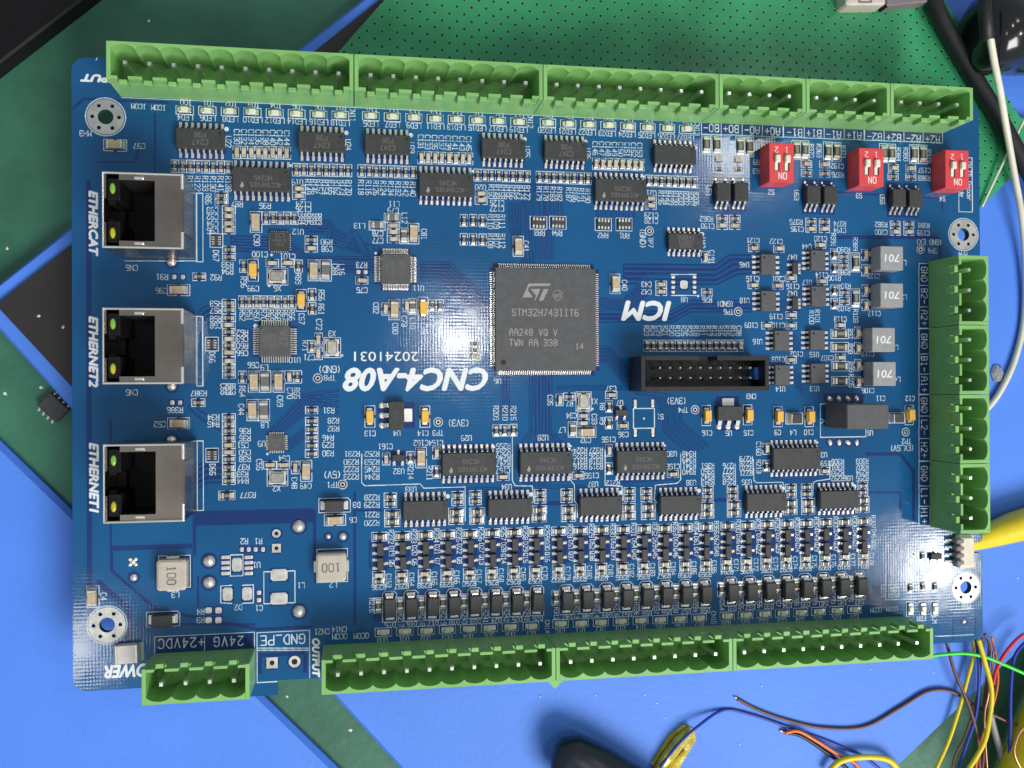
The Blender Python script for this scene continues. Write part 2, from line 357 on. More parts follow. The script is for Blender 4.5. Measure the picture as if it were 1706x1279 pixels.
for hx, hy in HOLES:
    loops.append([(hx + 1.6 * math.cos(a), hy + 1.6 * math.sin(a)) for a in np.linspace(0, 2 * math.pi, 20, endpoint=False)])
    for k in range(6):
        a = math.radians(60 * k); c = (hx + 2.75 * math.cos(a), hy + 2.75 * math.sin(a)); SM.append(c)
        loops.append([(c[0] + .42 * math.cos(b), c[1] + .42 * math.sin(b)) for b in np.linspace(0, 2 * math.pi, 8, endpoint=False)])
def plate(loops, z0, z1, mtop, mside, name):
    bm = bmesh.new(); ed = []
    top = []
    for lp in loops:
        vs = [bm.verts.new((x * S, y * S, z1 * S)) for x, y in lp]; top.append(vs)
        for i in range(len(vs)): ed.append(bm.edges.new((vs[i], vs[(i + 1) % len(vs)])))
    bmesh.ops.triangle_fill(bm, use_beauty=True, use_dissolve=False, edges=ed)
    tf = list(bm.faces)
    for f in tf:
        f.normal_update()
        if f.normal.z < 0: f.normal_flip()
    low = {}
    for vs in top:
        for v in vs: low[v] = bm.verts.new((v.co.x, v.co.y, z0 * S))
    for f in tf: bm.faces.new([low[v] for v in reversed(f.verts)]).material_index = 1
    for vs in top:
        for i in range(len(vs)):
            a, b = vs[i], vs[(i + 1) % len(vs)]; bm.faces.new((a, low[a], low[b], b)).material_index = 1
    bmesh.ops.recalc_face_normals(bm, faces=bm.faces)
    me = bpy.data.meshes.new(name); bm.to_mesh(me); bm.free(); me.materials.append(MAT[mtop]); me.materials.append(MAT[mside]); return me
part('substrate', plate(loops, -BT, 0.0, 'mask', 'laminate', 'substrate'), label='blue varnished base plate')
for hx, hy in HOLES:
    lp = [[(hx + 3.85 * math.cos(a), hy + 3.85 * math.sin(a)) for a in np.linspace(0, 2 * math.pi, 40, endpoint=False)],
          [(hx + 1.62 * math.cos(a), hy + 1.62 * math.sin(a)) for a in np.linspace(0, 2 * math.pi, 20, endpoint=False)]]
    for k in range(6):
        a = math.radians(60 * k); c = (hx + 2.75 * math.cos(a), hy + 2.75 * math.sin(a))
        lp.append([(c[0] + .44 * math.cos(b), c[1] + .44 * math.sin(b)) for b in np.linspace(0, 2 * math.pi, 8, endpoint=False)])
    part('mounting_ring', plate(lp, 0.006, 0.04, 'pad', 'pad', 'mounting_ring'))

SILK = Raster(BX0, BX1, BY0 - 1, BY1, 0.08)
DARK = Raster(BX0, BX1, BY0 - 1, BY1, 0.12)
def T(txt, u, v, ori='180', h=1.25, adv=0.72, w_=None):
    x, y = at(u, v); SILK.text(txt, x, y, h, ori, w_ or max(0.13, h * 0.122), adv)
def L(pts, w_=0.16):
    SILK.line([at(u, v) for u, v in pts], w_)
def BOX(u0, v0, u1, v1, w_=0.16):
    a = at(u0, v0); b = at(u1, v1); SILK.line([(a[0], a[1]), (b[0], a[1]), (b[0], b[1]), (a[0], b[1]), (a[0], a[1])], w_)
def DOT(u, v, r=0.42):
    x, y = at(u, v); SILK.disc(x, y, r)
def DR(u0, v0, u1, v1):
    a = at(u0, v0); b = at(u1, v1); DARK.rect(a[0], b[0], a[1], b[1])
TRACES = []
def TR(pts, w_=0.22, gap=0.30): TRACES.append(([at(u, v) for u, v in pts], w_, gap))
def BUN(pts, off, n, w_=0.24, gap=0.20):
    """n parallel traces; off = pixel step between neighbours, per point or one for all"""
    for i in range(n):
        TR([(u + (off[k] if isinstance(off[0], tuple) else off)[0] * i, v + (off[k] if isinstance(off[0], tuple) else off)[1] * i) for k, (u, v) in enumerate(pts)], w_, gap)

# ------------------------------------------------------------------ small components (meshes shared between alike pieces)
def chip(kind):
    b = MB()
    if kind in ('r', 'r8', 'r12'):
        l, w_, h, e, p = {'r': (1.6, .82, .45, .30, .36), 'r8': (2.0, 1.2, .5, .40, .55), 'r12': (3.1, 1.55, .55, .5, .5)}[kind]
        b.box(-l / 2 + e, l / 2 - e, -w_ / 2, w_ / 2, 0.03, h, 'resistor')
        b.box(-l / 2 + e * 1.35, l / 2 - e * 1.35, -w_ * .24, w_ * .24, h, h + .012, 'resistor_mark')
    elif kind in ('c', 'c12', 'cw', 'cp'):
        l, w_, h, e, p = {'c': (1.6, .86, .8, .34, .34), 'cp': (1.6, .86, .8, .34, .34), 'c12': (3.2, 1.7, 1.3, .45, .45), 'cw': (4.6, 3.9, 2.2, .5, .9)}[kind]
        b.box(-l / 2 + e, l / 2 - e, -w_ / 2, w_ / 2, 0.03, h, {'c': 'ceramic_pale', 'cp': 'ceramic', 'c12': 'ceramic', 'cw': 'ceramic_white'}[kind], c=.06)
    elif kind in ('l8', 'l12', 'ld'):
        l, w_, h, e, p = {'l8': (2.1, 1.3, .9, .45, .5), 'l12': (3.3, 1.75, 1.1, .6, .45), 'ld': (3.0, 2.2, 1.6, .25, .6)}[kind]
        b.box(-l / 2 + e, l / 2 - e, -w_ / 2, w_ / 2, 0.03, h, 'ferrite' if kind != 'ld' else 'epoxy', c=.06)
    for s_ in (-1, 1):
        a, c_ = s_ * (l / 2 - e), s_ * l / 2
        b.box(min(a, c_), max(a, c_), -w_ / 2 - .015, w_ / 2 + .015, 0.03, h + .02, 'tin_flat', c=.05)
        a2 = s_ * (l / 2 + p)                                       # solder fillet down to the pad
        b.add([(c_, -w_ / 2, h * .62), (c_, w_ / 2, h * .62), (c_ + s_ * p * .45, -w_ / 2 - .02, h * .22), (c_ + s_ * p * .45, w_ / 2 + .02, h * .22),
               (a2, -w_ / 2 - .05, .03), (a2, w_ / 2 + .05, .03), (c_, -w_ / 2 - .05, .03), (c_, w_ / 2 + .05, .03)],
              [(0, 1, 3, 2), (2, 3, 5, 4), (0, 2, 4, 6), (1, 7, 5, 3)], 'tin')
    return b.mesh({'r': 'chip_resistor'}.get(kind, 'chip_capacitor'))
def mk_led():
    b = MB(); b.box(-1.0, 1.0, -.62, .62, .03, .35, 'silk'); b.box(-.72, .72, -.60, .60, .35, .95, 'led_clear', c=.12)
    for s_ in (-1, 1): b.box(min(s_ * .74, s_ * 1.45), max(s_ * .74, s_ * 1.45), -.60, .60, .03, .42, 'tin', c=.08)
    return b.mesh('indicator_light')
def mk_tant():
    b = MB(); b.box(-1.35, 1.35, -.8, .8, .12, 1.7, 'tantalum', c=.12); b.box(1.0, 1.36, -.81, .81, .9, 1.3, 'tantalum')
    for s_ in (-1, 1): b.box(min(s_ * 1.3, s_ * 1.95), max(s_ * 1.3, s_ * 1.95), -.62, .62, .03, .5, 'tin', c=.1)
    return b.mesh('tantalum_capacitor')
def mk_sma():
    b = MB(); b.box(-2.1, 2.1, -1.3, 1.3, .15, 2.25, 'epoxy', c=.18)
    for s_ in (-1, 1):
        b.strip([(s_ * 2.05, 1.15), (s_ * 2.45, 1.1), (s_ * 2.5, .18), (s_ * 1.6, .12)], 1.5, .18, 'tin', ax='x')
        b.box(min(s_ * 2.0, s_ * 3.05), max(s_ * 2.0, s_ * 3.05), -.95, .95, .02, .11, 'tin_flat')
    return b.mesh('diode')
def lead(b, d, tip, body, zs, w_, t, off, ax, m='tin'):
    s_ = d
    b.strip([(s_ * tip, .10), (s_ * (tip - .55), .11), (s_ * (body + .28), zs), (s_ * (body - .08), zs)], w_, t, m, ax, off)
def mk_sot(n_top, n_bot, bx=1.45, by=2.9, tip=1.3):
    """leads along +-x; n_top on +x side"""
    b = MB(); b.box(-bx / 2, bx / 2, -by / 2, by / 2, .08, 1.05, 'epoxy', c=.1)
    for n, s_ in ((n_top, 1), (n_bot, -1)):
        for i in range(n): yy = (i - (n - 1) / 2) * (1.9 if n == 2 else .95); lead(b, s_, tip + .15, bx / 2, .55, .42, .12, yy, 'x'); b.box(min(s_ * 1.0, s_ * 1.85), max(s_ * 1.0, s_ * 1.85), yy - .36, yy + .36, .01, .16, 'tin', c=.08)
    return b.mesh('transistor')
def mk_xtal(): 
    b = MB(); b.box(-1.75, 1.75, -1.35, 1.35, .03, .55, 'ceramic_white', c=.1); b.box(-1.5, 1.5, -1.12, 1.12, .55, .85, 'crystal_can', c=.18)
    for sx in (-1, 1):
        for sy in (-1, 1): b.box(min(sx * .9, sx * 1.95), max(sx * .9, sx * 1.95), min(sy * .65, sy * 1.55), max(sy * .65, sy * 1.55), .02, .30, 'tin')
    return b.mesh('crystal')
def mk_ra(n, lx, ly):
    b = MB(); b.box(-lx / 2, lx / 2, -ly / 2, ly / 2, .03, .45, 'resistor')
    for i in range(n):
        x = (i - (n - 1) / 2) * lx / n
        for s_ in (-1, 1): b.box(x - lx / n * .3, x + lx / n * .3, min(s_ * ly * .32, s_ * (ly / 2 + .45)), max(s_ * ly * .32, s_ * (ly / 2 + .45)), .02, .48, 'tin', c=.05)
    return b.mesh('resistor_array')
CH = {k: chip(k) for k in ('r', 'r8', 'r12', 'c', 'cp', 'c12', 'cw', 'l8', 'l12', 'ld')}
CH.update(led=mk_led(), tant=mk_tant(), sma=mk_sma(), q=mk_sot(1, 2), q5=mk_sot(3, 2, 1.5, 2.9), xtal=mk_xtal(), ra=mk_ra(4, 3.1, 1.5), da=mk_ra(4, 2.1, 1.1))
NAME = dict(r='chip_resistor', r8='chip_resistor', r12='chip_resistor', c='chip_capacitor', cp='chip_capacitor', c12='chip_capacitor', cw='chip_capacitor', l8='ferrite_bead', l12='ferrite_bead', ld='ferrite_bead',
            led='indicator_light', tant='tantalum_capacitor', sma='diode', q='transistor', q5='transistor', xtal='crystal', ra='resistor_array', da='diode_array')
# half sizes of the printed frame and of the copper-free patch (along, across)
FRM = dict(r=(1.38, .84), c=(1.38, .84), cp=(1.38, .84), r8=(1.75, 1.0), r12=(2.35, 1.15), c12=(2.35, 1.22), l8=(1.8, 1.0), l12=(2.4, 1.22), ld=(2.2, 1.3), led=(1.85, .95), tant=(2.45, 1.12),
           sma=(3.5, 1.62), xtal=(2.25, 1.85), ra=(2.0, 1.5), da=(1.5, 1.35), cw=None, q=None, q5=None)
CLR = dict(r=(1.45, .9), c=(1.45, .9), cp=(1.45, .9), r8=(1.8, 1.1), r12=(2.1, 1.2), c12=(2.2, 1.15), l8=(1.7, 1.0), l12=(2.2, 1.1), ld=(2.1, 1.2), led=(1.8, 1.1), tant=(2.2, 1.1), sma=(3.3, 1.6), xtal=(2.2, 1.8),
           ra=(1.9, 1.6), da=(1.5, 1.4), cw=(3.2, 2.2), q=(1.7, 1.7), q5=(1.8, 1.8))
def comp_xy(kind, x, y, ori):
    v = ori == 'v'
    if kind == 'c' and random.random() < .4: kind = 'cp'
    rz = (math.pi / 2 if v else 0) + {'c': random.uniform(-.03, .03), 'cp': random.uniform(-.03, .03), 'r': random.uniform(-.02, .02)}.get(kind, 0)
    if kind in ('tant',) : rz = -math.pi / 2 if v else math.pi
    part(NAME[kind], CH[kind], (x + random.uniform(-.06, .06), y + random.uniform(-.06, .06), 0), rz + random.uniform(-.035, .035))
    f = FRM[kind]
    if f:
        hx, hy = (f[1], f[0]) if v else f
        g = .42 if kind in ('r', 'c', 'cp', 'c12', 'r8', 'tant') else 0     # gap in the middle of the long sides
        if kind == 'sma':
            c = .6; SILK.line([(x - hx + (c if v else 0), y + hy), (x + hx - c, y + hy), (x + hx, y + hy - c), (x + hx, y - hy), (x - hx, y - hy), (x - hx, y + hy - (c if v else 0)), (x - hx + (c if v else 0), y + hy)], .15)
        elif g:
            for s_ in (-1, 1):
                if v: SILK.line([(x - hx, y + s_ * g), (x - hx, y + s_ * hy), (x + hx, y + s_ * hy), (x + hx, y + s_ * g)], .14)
                else: SILK.line([(x + s_ * g, y - hy), (x + s_ * hx, y - hy), (x + s_ * hx, y + hy), (x + s_ * g, y + hy)], .14)
        else: SILK.line([(x - hx, y - hy), (x + hx, y - hy), (x + hx, y + hy), (x - hx, y + hy), (x - hx, y - hy)], .14)
    c = CLR[kind]; hx, hy = (c[1], c[0]) if v else c
    DARK.rect(x - hx, x + hx, y - hy, y + hy)
def comp(kind, ori, *uv):
    for u, v in uv: comp_xy(kind, *at(u, v), ori)
def row(kind, ori, n, a, b, alt=None):
    A = at(*a); B = at(*b)
    for i in range(n):
        t = i / (n - 1); comp_xy((alt or {}).get(i, kind), A[0] + (B[0] - A[0]) * t, A[1] + (B[1] - A[1]) * t, ori)
def labels(txts, a, b, ori, h=1.2, adv=.72):
    A = at(*a); B = at(*b); n = len(txts)
    for i, t_ in enumerate(txts):
        t = i / max(1, n - 1); SILK.text(t_, A[0] + (B[0] - A[0]) * t, A[1] + (B[1] - A[1]) * t, h, ori, max(.13, h * .122), adv)

# ------------------------------------------------------------------ integrated circuits
ICM = {}
def ic(kind, u, v, rz=0.0, name='integrated_circuit', marks=None, mz='print_dim', label=None, ori='180'):
    """gull-wing package; leads on the +-y sides before rotation"""
    if kind not in ICM:
        n, pitch, bl, bw, h, tip, lw = {'sop16': (8, 1.27, 10.2, 4.4, 2.0, 3.65, .42), 'so20': (10, 1.27, 12.4, 5.3, 1.9, 4.15, .42), 'so14': (7, 1.27, 8.6, 3.9, 1.6, 3.2, .42),
                                        'so8': (4, 1.27, 4.9, 3.9, 1.6, 3.25, .44)}[kind]
        b = MB(); b.box(-bl / 2, bl / 2, -bw / 2, bw / 2, .12, h, 'epoxy' if kind != 'so8' else 'epoxy_grey', c=.16)
        b.lathe(bl / 2 - .9, bw / 2 - .9, [(.34, h - .001), (.32, h + .008)], 'black', 12)
        p = MB()
        for i in range(n):
            x = (i - (n - 1) / 2) * pitch
            for s_ in (-1, 1):
                lead(p, s_, tip, bw / 2, h * .52, lw, .16, x, 'y'); p.box(x - .32, x + .32, min(s_ * (tip - .8), s_ * (tip + .28)), max(s_ * (tip - .8), s_ * (tip + .28)), .01, .035, 'tin_flat')
        ICM[kind] = (b.mesh(name), p.mesh('leads'), bl, bw, h, tip)
    bme, pme, bl, bw, h, tip = ICM[kind]
    x, y = at(u, v); o = part(name, bme, (x, y, 0), rz, label=label)
    sub('leads', pme, o, kind='stuff')
    if marks: sub('marking', marking(marks, h + .012, mz, ori=ori), o)
    q = abs(math.sin(rz)) > .5
    hx, hy = (tip + .35, bl / 2) if q else (bl / 2, tip + .35)
    DARK.rect(x - hx, x + hx, y - hy, y + hy)
    return o
def quad(u, v, body, n, tip, h, name='integrated_circuit', lw=.2, m='epoxy_grey', pads=False, label=None):
    b = MB(); b.box(-body / 2, body / 2, -body / 2, body / 2, .10, h, m, c=.2 if not pads else .05)
    if not pads: b.lathe(-body / 2 + body * .08, (1 if body < 20 else -1) * (body / 2 - body * .08), [(body * .028, h), (body * .026, h + .012)], 'black', 16)
    p = MB(); span = body * (.90 if body > 20 else .80); pitch = span / (n - 1)
    for i in range(n):
        c = (i - (n - 1) / 2) * pitch
        for s_ in (-1, 1):
            for ax in ('x', 'y'):
                if pads: 
                    a, e_ = s_ * (body / 2 - .02), s_ * tip
                    if ax == 'x': p.box(min(a, e_), max(a, e_), c - lw / 2, c + lw / 2, .02, .25, 'tin')
                    else: p.box(c - lw / 2, c + lw / 2, min(a, e_), max(a, e_), .02, .25, 'tin')
                else: p.strip([(s_ * tip, .10), (s_ * (tip - .45), .11), (s_ * (body / 2 + .22), h * .5), (s_ * (body / 2 - .05), h * .5)], lw, .12, 'tin', ax, c)
    x, y = at(u, v); o = part(name, b.mesh(name), (x, y, 0), 0, label=label); sub('leads', p.mesh('leads'), o, kind='stuff')
    DARK.rect(x - tip - .15, x + tip + .15, y - body / 2, y + body / 2); DARK.rect(x - body / 2, x + body / 2, y - tip - .15, y + tip + .15)
    return o, h

# ================================================================== placing the components
P38 = [('P38', 0, .8, 1.1), ('C247', 0, -.8, 1.1)]
for u, v, mk in ((335.8, 234.2, 1), (536.6, 239.6, 1), (645.4, 243.8, 1), (837.2, 250.3, 1), (940, 253.8, 1), (1120.5, 260.5, 0)): ic('sop16', u, v, marks=P38 if mk else None, mz='print_dim')
HC = [('HC245', .4, -.2, 1.0), ('4CC9VFKE5', .6, -1.4, .95)]
for k_, (u, v) in enumerate(((436.7, 301.5), (742, 310), (1030.8, 319), (779.8, 772), (907.5, 769.8), (1066, 768), (1322, 763))):
    o = ic('so20', u, v)
    if k_ < 6:
        b = MB(); b.prism([(-4.6, -1.6), (-4.1, -2.1), (-3.7, -1.5), (-3.9, -.9), (-4.2, -.6), (-4.3, -1.1)], 1.905, 1.915, 'print_grey')
        sub('logo', b.mesh('logo'), o)
        sub('marking', marking([('HC245', .4, .3 if k_ < 3 else .6, 1.0), ('4CC9VFKE5', .9, -1.2, .95)], 1.913, 'print_dim', ori='180'), o)
ic('so14', 1139, 403, marks=[('74HC04D', 0, .9, .8), ('C58831', 0, -.1, .8), ('KB1A2', 0, -1.1, .8)])
for u, v in ((1275.5, 441), (1276, 501.7), (1358, 434.5), (1359, 494), (1298, 567.5), (1357, 566.5), (1299, 624.5), (1358, 622)): ic('so8', u, v, math.pi / 2)
for u, v in ((708.2, 848.3), (848, 844.8), (998.3, 841), (1130, 839.3), (1272, 835), (1392.5, 830.6)): ic('sop16', u, v)

# optocouplers, five leads
b = MB(); b.box(-1.8, 1.8, -2.2, 2.2, .12, 2.3, 'epoxy', c=.18); p = MB()
for x in (-1.27, 0, 1.27): lead(p, -1, 3.9, 2.2, 1.2, .5, .18, x, 'y')
for x in (-1.27, 1.27): lead(p, 1, 3.6, 2.2, 1.2, .45, .18, x, 'y')
om, pm = b.mesh('optocoupler'), p.mesh('leads')
for u, v in ((1200, 322), (1229.5, 322), (1348.7, 326.5), (1377, 327.5), (1490, 332), (1517.4, 333)):
    x, y = at(u, v); o = part('optocoupler', om, (x, y, 0)); sub('leads', pm, o, kind='stuff'); DARK.rect(x - 2.1, x + 2.1, y - 4.4, y + 4.2)

# the big processor
o, h = quad(907.5, 532.2, 24.0, 44, 13.0, 1.45, 'microcontroller', lw=.24, label='large square grey processor')
z = h + .012
sub('marking', marking([('STM32H743IIT6', -.1, 1.55, 1.55), ('AA248 VQ V', -3.0, -3.1, 1.45), ('TWN AA 338', -3.0, -5.5, 1.45), ('14', 8.0, -6.3, 1.3), ('e3', 2.9, 5.6, .95)], z, 'print_grey', res=.08, ori='0'), o)
r = Raster(-12, 12, -12, 12, .08)
for a in np.linspace(0, 2 * math.pi, 25)[:-1]: r.seg((2.9 + 1.15 * math.cos(a), 5.6 + 1.15 * math.sin(a)), (2.9 + 1.15 * math.cos(a + .27), 5.6 + 1.15 * math.sin(a + .27)), .07)
sub('marking', r.mesh('marking', z, 'print_grey'), o)
b = MB(); zz = (z, z + .006); oc = at(907.5, 532.2)
def lp(pts): return [(at(860 + a / 9.52, 460 + c / 9.52, 1.46)[0] - oc[0], at(860 + a / 9.52, 460 + c / 9.52, 1.46)[1] - oc[1]) for a, c in pts]
for pts in ([(195, 115), (548, 113), (530, 153), (225, 158)], [(195, 115), (225, 158), (190, 185), (185, 225), (100, 337)], [(185, 225), (258, 320), (250, 333), (100, 337)],
            [(230, 203), (382, 200), (345, 295), (318, 310)], [(345, 295), (300, 385), (283, 388), (318, 310)], [(435, 203), (512, 203), (425, 388), (358, 390)]): b.prism(lp(pts), *zz, 'print_grey')
sub('logo', b.mesh('logo'), o)
o, h = quad(658.8, 448.8, 6.9, 16, 4.75, 1.35, lw=.22); sub('marking', marking([('MKS1V', 1.2, 0, 1.0), ('AX58100', -.6, 0, .7), ('2311', -1.9, 0, .7)], h + .012, 'print_dim', ori='d'), o)
o, h = quad(458.3, 568.7, 6.9, 12, 4.75, 1.35, lw=.24); sub('marking', marking([('WIZ', 1.9, .6, 1.6), ('W5500', .1, 0, .8), ('A0801', -1.0, 0, .8), ('2342', -2.1, 0, .8)], h + .012, 'print_dim', ori='d'), o)
o, h = quad(466.3, 402.8, 4.3, 8, 2.4, .85, lw=.22, m='epoxy', pads=True); sub('marking', marking([('ICT', .1, 1.3, 1.0), ('AX88772', 0, .2, .5), ('2311B', 0, -.7, .5)], h + .012, 'print_dim', ori='0'), o)
o, h = quad(461.2, 737, 3.6, 7, 2.35, .85, lw=.28, m='epoxy_grey', pads=True); sub('marking', marking([('8720A', 0, .5, .6), ('2322', 0, -.6, .6)], h + .012, 'print_dim', ori='0'), o)

# voltage regulators
def regulator(u, v, rz, nx):
    b = MB(); b.box(-1.75, 1.75, -3.2, 3.2, .12, 1.7, 'epoxy', c=.15)
    o = part('voltage_regulator', b.mesh('voltage_regulator'), (*at(u, v), 0), rz)
    p = MB()
    for y in (-2.3, 0, 2.3): lead(p, -1, 3.7, 1.75, .85, .95, .22, y, 'x'); p.lathe(-3.25, y, [(.75, .02), (.62, .2), (.3, .28)], 'tin', 10)
    sub('leads', p.mesh('leads'), o, kind='stuff')
    t = MB(); t.box(1.7, 3.7, -1.55, 1.55, .06, .35, 'tin', c=.1); sub('heat_tab', t.mesh('heat_tab'), o)
    x, y = at(u, v); q = abs(math.sin(rz)) > .5; hx, hy = (3.0, 4.2) if q else (4.2, 3.0); DARK.rect(x - hx, x + hx, y - hy, y + hy)
regulator(660, 691.5, 0, 1); regulator(1212.5, 688, math.pi / 2, 1)

# passive parts, rows first
row('led', 'h', 8, (307.7, 183.2), (567, 192.5)); row('led', 'h', 8, (618, 193.5), (864, 203.5)); row('led', 'h', 8, (913, 204.8), (1144, 215.5))
row('r', 'v', 8, (291.6, 276.7), (380.6, 278.6)); row('r', 'v', 8, (493.5, 282.5), (580, 283.8)); row('r', 'v', 8, (602.5, 284.4), (687.9, 287))
row('r', 'v', 8, (795.7, 291.5), (877.6, 294)); row('r', 'v', 8, (899, 294.8), (979.4, 297.3)); row('r', 'v', 8, (1080.3, 301), (1156.7, 303.5))
row('c', 'v', 8, (394.8, 253.5), (478, 254.8)); row('c', 'v', 8, (701.9, 262.5), (781.6, 264.5)); row('c', 'v', 8, (993, 272.6), (1067.7, 274.8))
comp('r', 'v', (772.8, 367), (788.3, 367), (804, 367.5), (772.8, 398.8), (788.3, 398.8), (804, 399.5))
comp('c', 'h', (801.5, 323), (801.5, 334), (498, 314.7), (498, 326), (1084, 331), (1084, 342.5))
comp('l8', 'h', (628.3, 375.8), (653.3, 363)); comp('c', 'h', (655.5, 375.8), (655.5, 387), (655.5, 398.3)); comp('l8', 'v', (673.3, 392.5)); comp('c12', 'v', (688.8, 388.8))
row('r', 'v', 5, (443.5, 363.2), (490.2, 363.2)); comp('c12', 'v', (426.7, 369.6), (522.5, 450), (863.5, 410), (1024.5, 472.5)); comp('l12', 'v', (543, 450))
comp('r', 'h', (369, 325.8), (369, 336.8), (381.3, 416), (381.3, 427.7), (518.6, 399.3), (331.8, 461), (330.5, 670.5))
comp('c', 'h', (381.3, 349), (381.3, 360), (381.3, 372.2), (381.3, 383.2), (453.5, 438), (479.3, 438), (518.6, 413.5), (602.8, 467))
comp('da', 'v', (360.6, 400.6), (353, 573), (353.5, 758)); comp('r', 'v', (406, 443), (497.3, 443)); comp('tant', 'v', (421.9, 450), (501.8, 500.3)); comp('xtal', 'h', (462.5, 460.5), (462.3, 795.8))
comp('c12', 'h', (297.5, 483), (192, 241.8), (297.5, 705), (558.3, 866), (977, 719.5)); comp('r8', 'h', (378, 825))
for i, (y, k) in enumerate(((504.8, 'r'), (516.4, 'r'), (529.3, 'r'), (541.3, 'c'), (553.2, 'r'), (564.8, 'c'), (575.7, 'r'), (587.3, 'c'), (600.9, 'c'), (612.5, 'r'), (623.5, 'r'),
                            (695.4, 'r'), (706.4, 'r'), (717, 'r'), (729.6, 'r'), (741.2, 'c'), (752.7, 'c'), (764.3, 'r'), (777.7, 'r'), (789, 'r'), (800.5, 'r'))): comp(k, 'h', (381.3, y))
row('r', 'v', 8, (404, 503), (486.4, 503)); comp('r', 'v', (520, 490.6), (520, 513.8), (519.2, 577), (403.8, 628.4), (496, 627.7)); comp('c', 'v', (530.8, 564.8), (530.8, 588.6), (481.8, 627.7), (491.8, 778.6))
comp('xtal', 'v', (553.8, 578.8), (972.3, 668.3)); comp('c12', 'v', (423, 635.5), (464.4, 635.5), (420.6, 683), (510.2, 784.3), (701.5, 762), (155, 994)); comp('l12', 'v', (442, 635.5), (440, 683))
comp('r', 'h', (519.2, 683), (519.2, 701), (519.2, 714.8), (519.2, 728.5), (519.2, 741.8), (519.2, 755.4)); comp('c', 'h', (449.6, 774.5), (472, 774.5)); comp('sma', 'h', (557.5, 841.4), (272, 1031))
comp('c', 'v', (642.3, 514.5), (677.5, 509), (1174.5, 428)); comp('c12', 'v', (657, 515.5)); comp('l8', 'v', (687, 510.5)); comp('tant', 'v', (705, 513)); comp('r', 'v', (720, 509), (733, 509))
comp('r', 'h', (790.5, 572), (790.5, 583), (948.3, 660.5)); comp('c', 'h', (790.5, 594))
comp('tant', 'v', (616.3, 693.8), (707.8, 693.8), (1176.5, 692), (1245.5, 691), (1296, 693.8), (1348, 693.8), (1514.5, 691))
for u in (897, 929.5): comp('ra', 'h', (u, 370.8))
for u in (1005, 1039.5): comp('ra', 'h', (u, 373.8))
row('r', 'v', 16, (1078, 575.8), (1232.8, 575.8), alt={2: 'c', 15: 'c'})
comp('c', 'h', (1101.5, 473.8), (1101.5, 486), (972, 692), (972, 704.3), (1018.3, 657.5), (1037.3, 708.8), (963.3, 792), (838.3, 794.3), (1120.8, 789.5), (1374, 784.5)); comp('r', 'h', (1177.8, 487))
comp('c', 'v', (932.3, 665.8), (643.3, 764.3), (727, 754.3), (1014.8, 750), (1276.5, 747.5)); comp('l8', 'v', (953.3, 715)); comp('r', 'v', (1014.3, 677), (1014.3, 704.3), (683.8, 762), (727, 785.8), (827, 717), (840.8, 717), (855.3, 716.5), (1014.8, 780.5), (1276.5, 776))
comp('ld', 'h', (1323, 697), (1493, 696))
# encoder inputs
comp('r12', 'v', (1177, 240.3), (1193.8, 241), (1233, 243.8), (1248.3, 244.8), (1326.7, 249.5), (1340.3, 250), (1379, 252), (1393.8, 252.6), (1472.2, 255), (1485, 255.3), (1522.5, 256.4), (1537.4, 257))
comp('c', 'h', (1197, 266), (1229, 266.7), (1343.5, 273), (1373.8, 273.8), (1488.4, 279.6), (1517.4, 280.3), (1203, 376), (1224, 376), (1351, 381), (1373.5, 381.5), (1491.5, 386), (1514, 386))
comp('r', 'h', (1197, 281.6), (1229.3, 281.6), (1344, 288), (1373.8, 289.3), (1487.7, 293.8), (1517.4, 294.5), (1203, 364), (1224, 364), (1351, 369), (1373.5, 370), (1491.5, 373.8), (1514, 373.8))
# bus drivers on the right
comp('c', 'h', (1255.7, 413.4), (1297.5, 414.5), (1255, 475), (1295.8, 475.8), (1318, 463.5), (1367, 408), (1369.5, 468.5), (1318, 524.5), (1277.4, 542.3), (1318, 542.3), (1318, 599), (1399.6, 541.2), (1400, 595.7))
comp('r', 'v', (1389, 423.4), (1389.5, 445.7), (1389.6, 483.6), (1389.6, 505.8)); comp('r', 'h', (1405.7, 427.9), (1405.7, 442.4), (1406.8, 487), (1406.8, 501.4))
comp('r12', 'v', (1425, 436.8), (1425, 496.4)); comp('c', 'v', (1440.8, 424.5), (1440.8, 450), (1441.3, 483.6), (1441.3, 508), (1428.5, 554), (1428.5, 580), (1429, 608), (1429, 636))
comp('r12', 'h', (1399, 556.2), (1399, 578), (1400, 610), (1400, 634.7)); comp('q5', 'h', (1322, 447.4), (1322, 506))
comp('q', 'v', (663.3, 762.5), (1033.5, 687.5))
# output channels: 24 columns
pairs = [((650.3, 827), (650.3, 838.7), (653.5, 856), (653.5, 869.6)), ((762.7, 824.5), (762.7, 836), (760, 853.2), (760, 866)), ((791.9, 823.2), (791.9, 834.5), (795, 852.9), (795, 865.8)),
         ((900, 821), (900, 831.8), (898.3, 849.6), (898.3, 862.5)), ((943.8, 820.2), (943.8, 830.8), (947, 848.3), (947, 861.2)), ((1048.7, 818), (1048.7, 829.3), (1047, 845.8), (1047, 858.7)),
         ((1076.7, 818.2), (1076.7, 829), (1080, 844.5), (1080, 858)), ((1179, 816), (1179, 827), (1178, 843.2), (1178, 856)), ((1220.3, 814.3), (1220.3, 825.7), (1222.9, 841), (1222.9, 854)),
         ((1317.7, 812), (1317.7, 822.7), (1316.6, 838), (1316.6, 850.5)), ((1343.6, 811.3), (1343.6, 822.7), (1346.3, 837), (1346.3, 849.6)), ((1437, 809), (1437, 819.9), (1437, 834), (1437, 847))]
for a, b_, c, d in pairs: comp('r', 'h', a, b_); comp('r8', 'h', c, d)
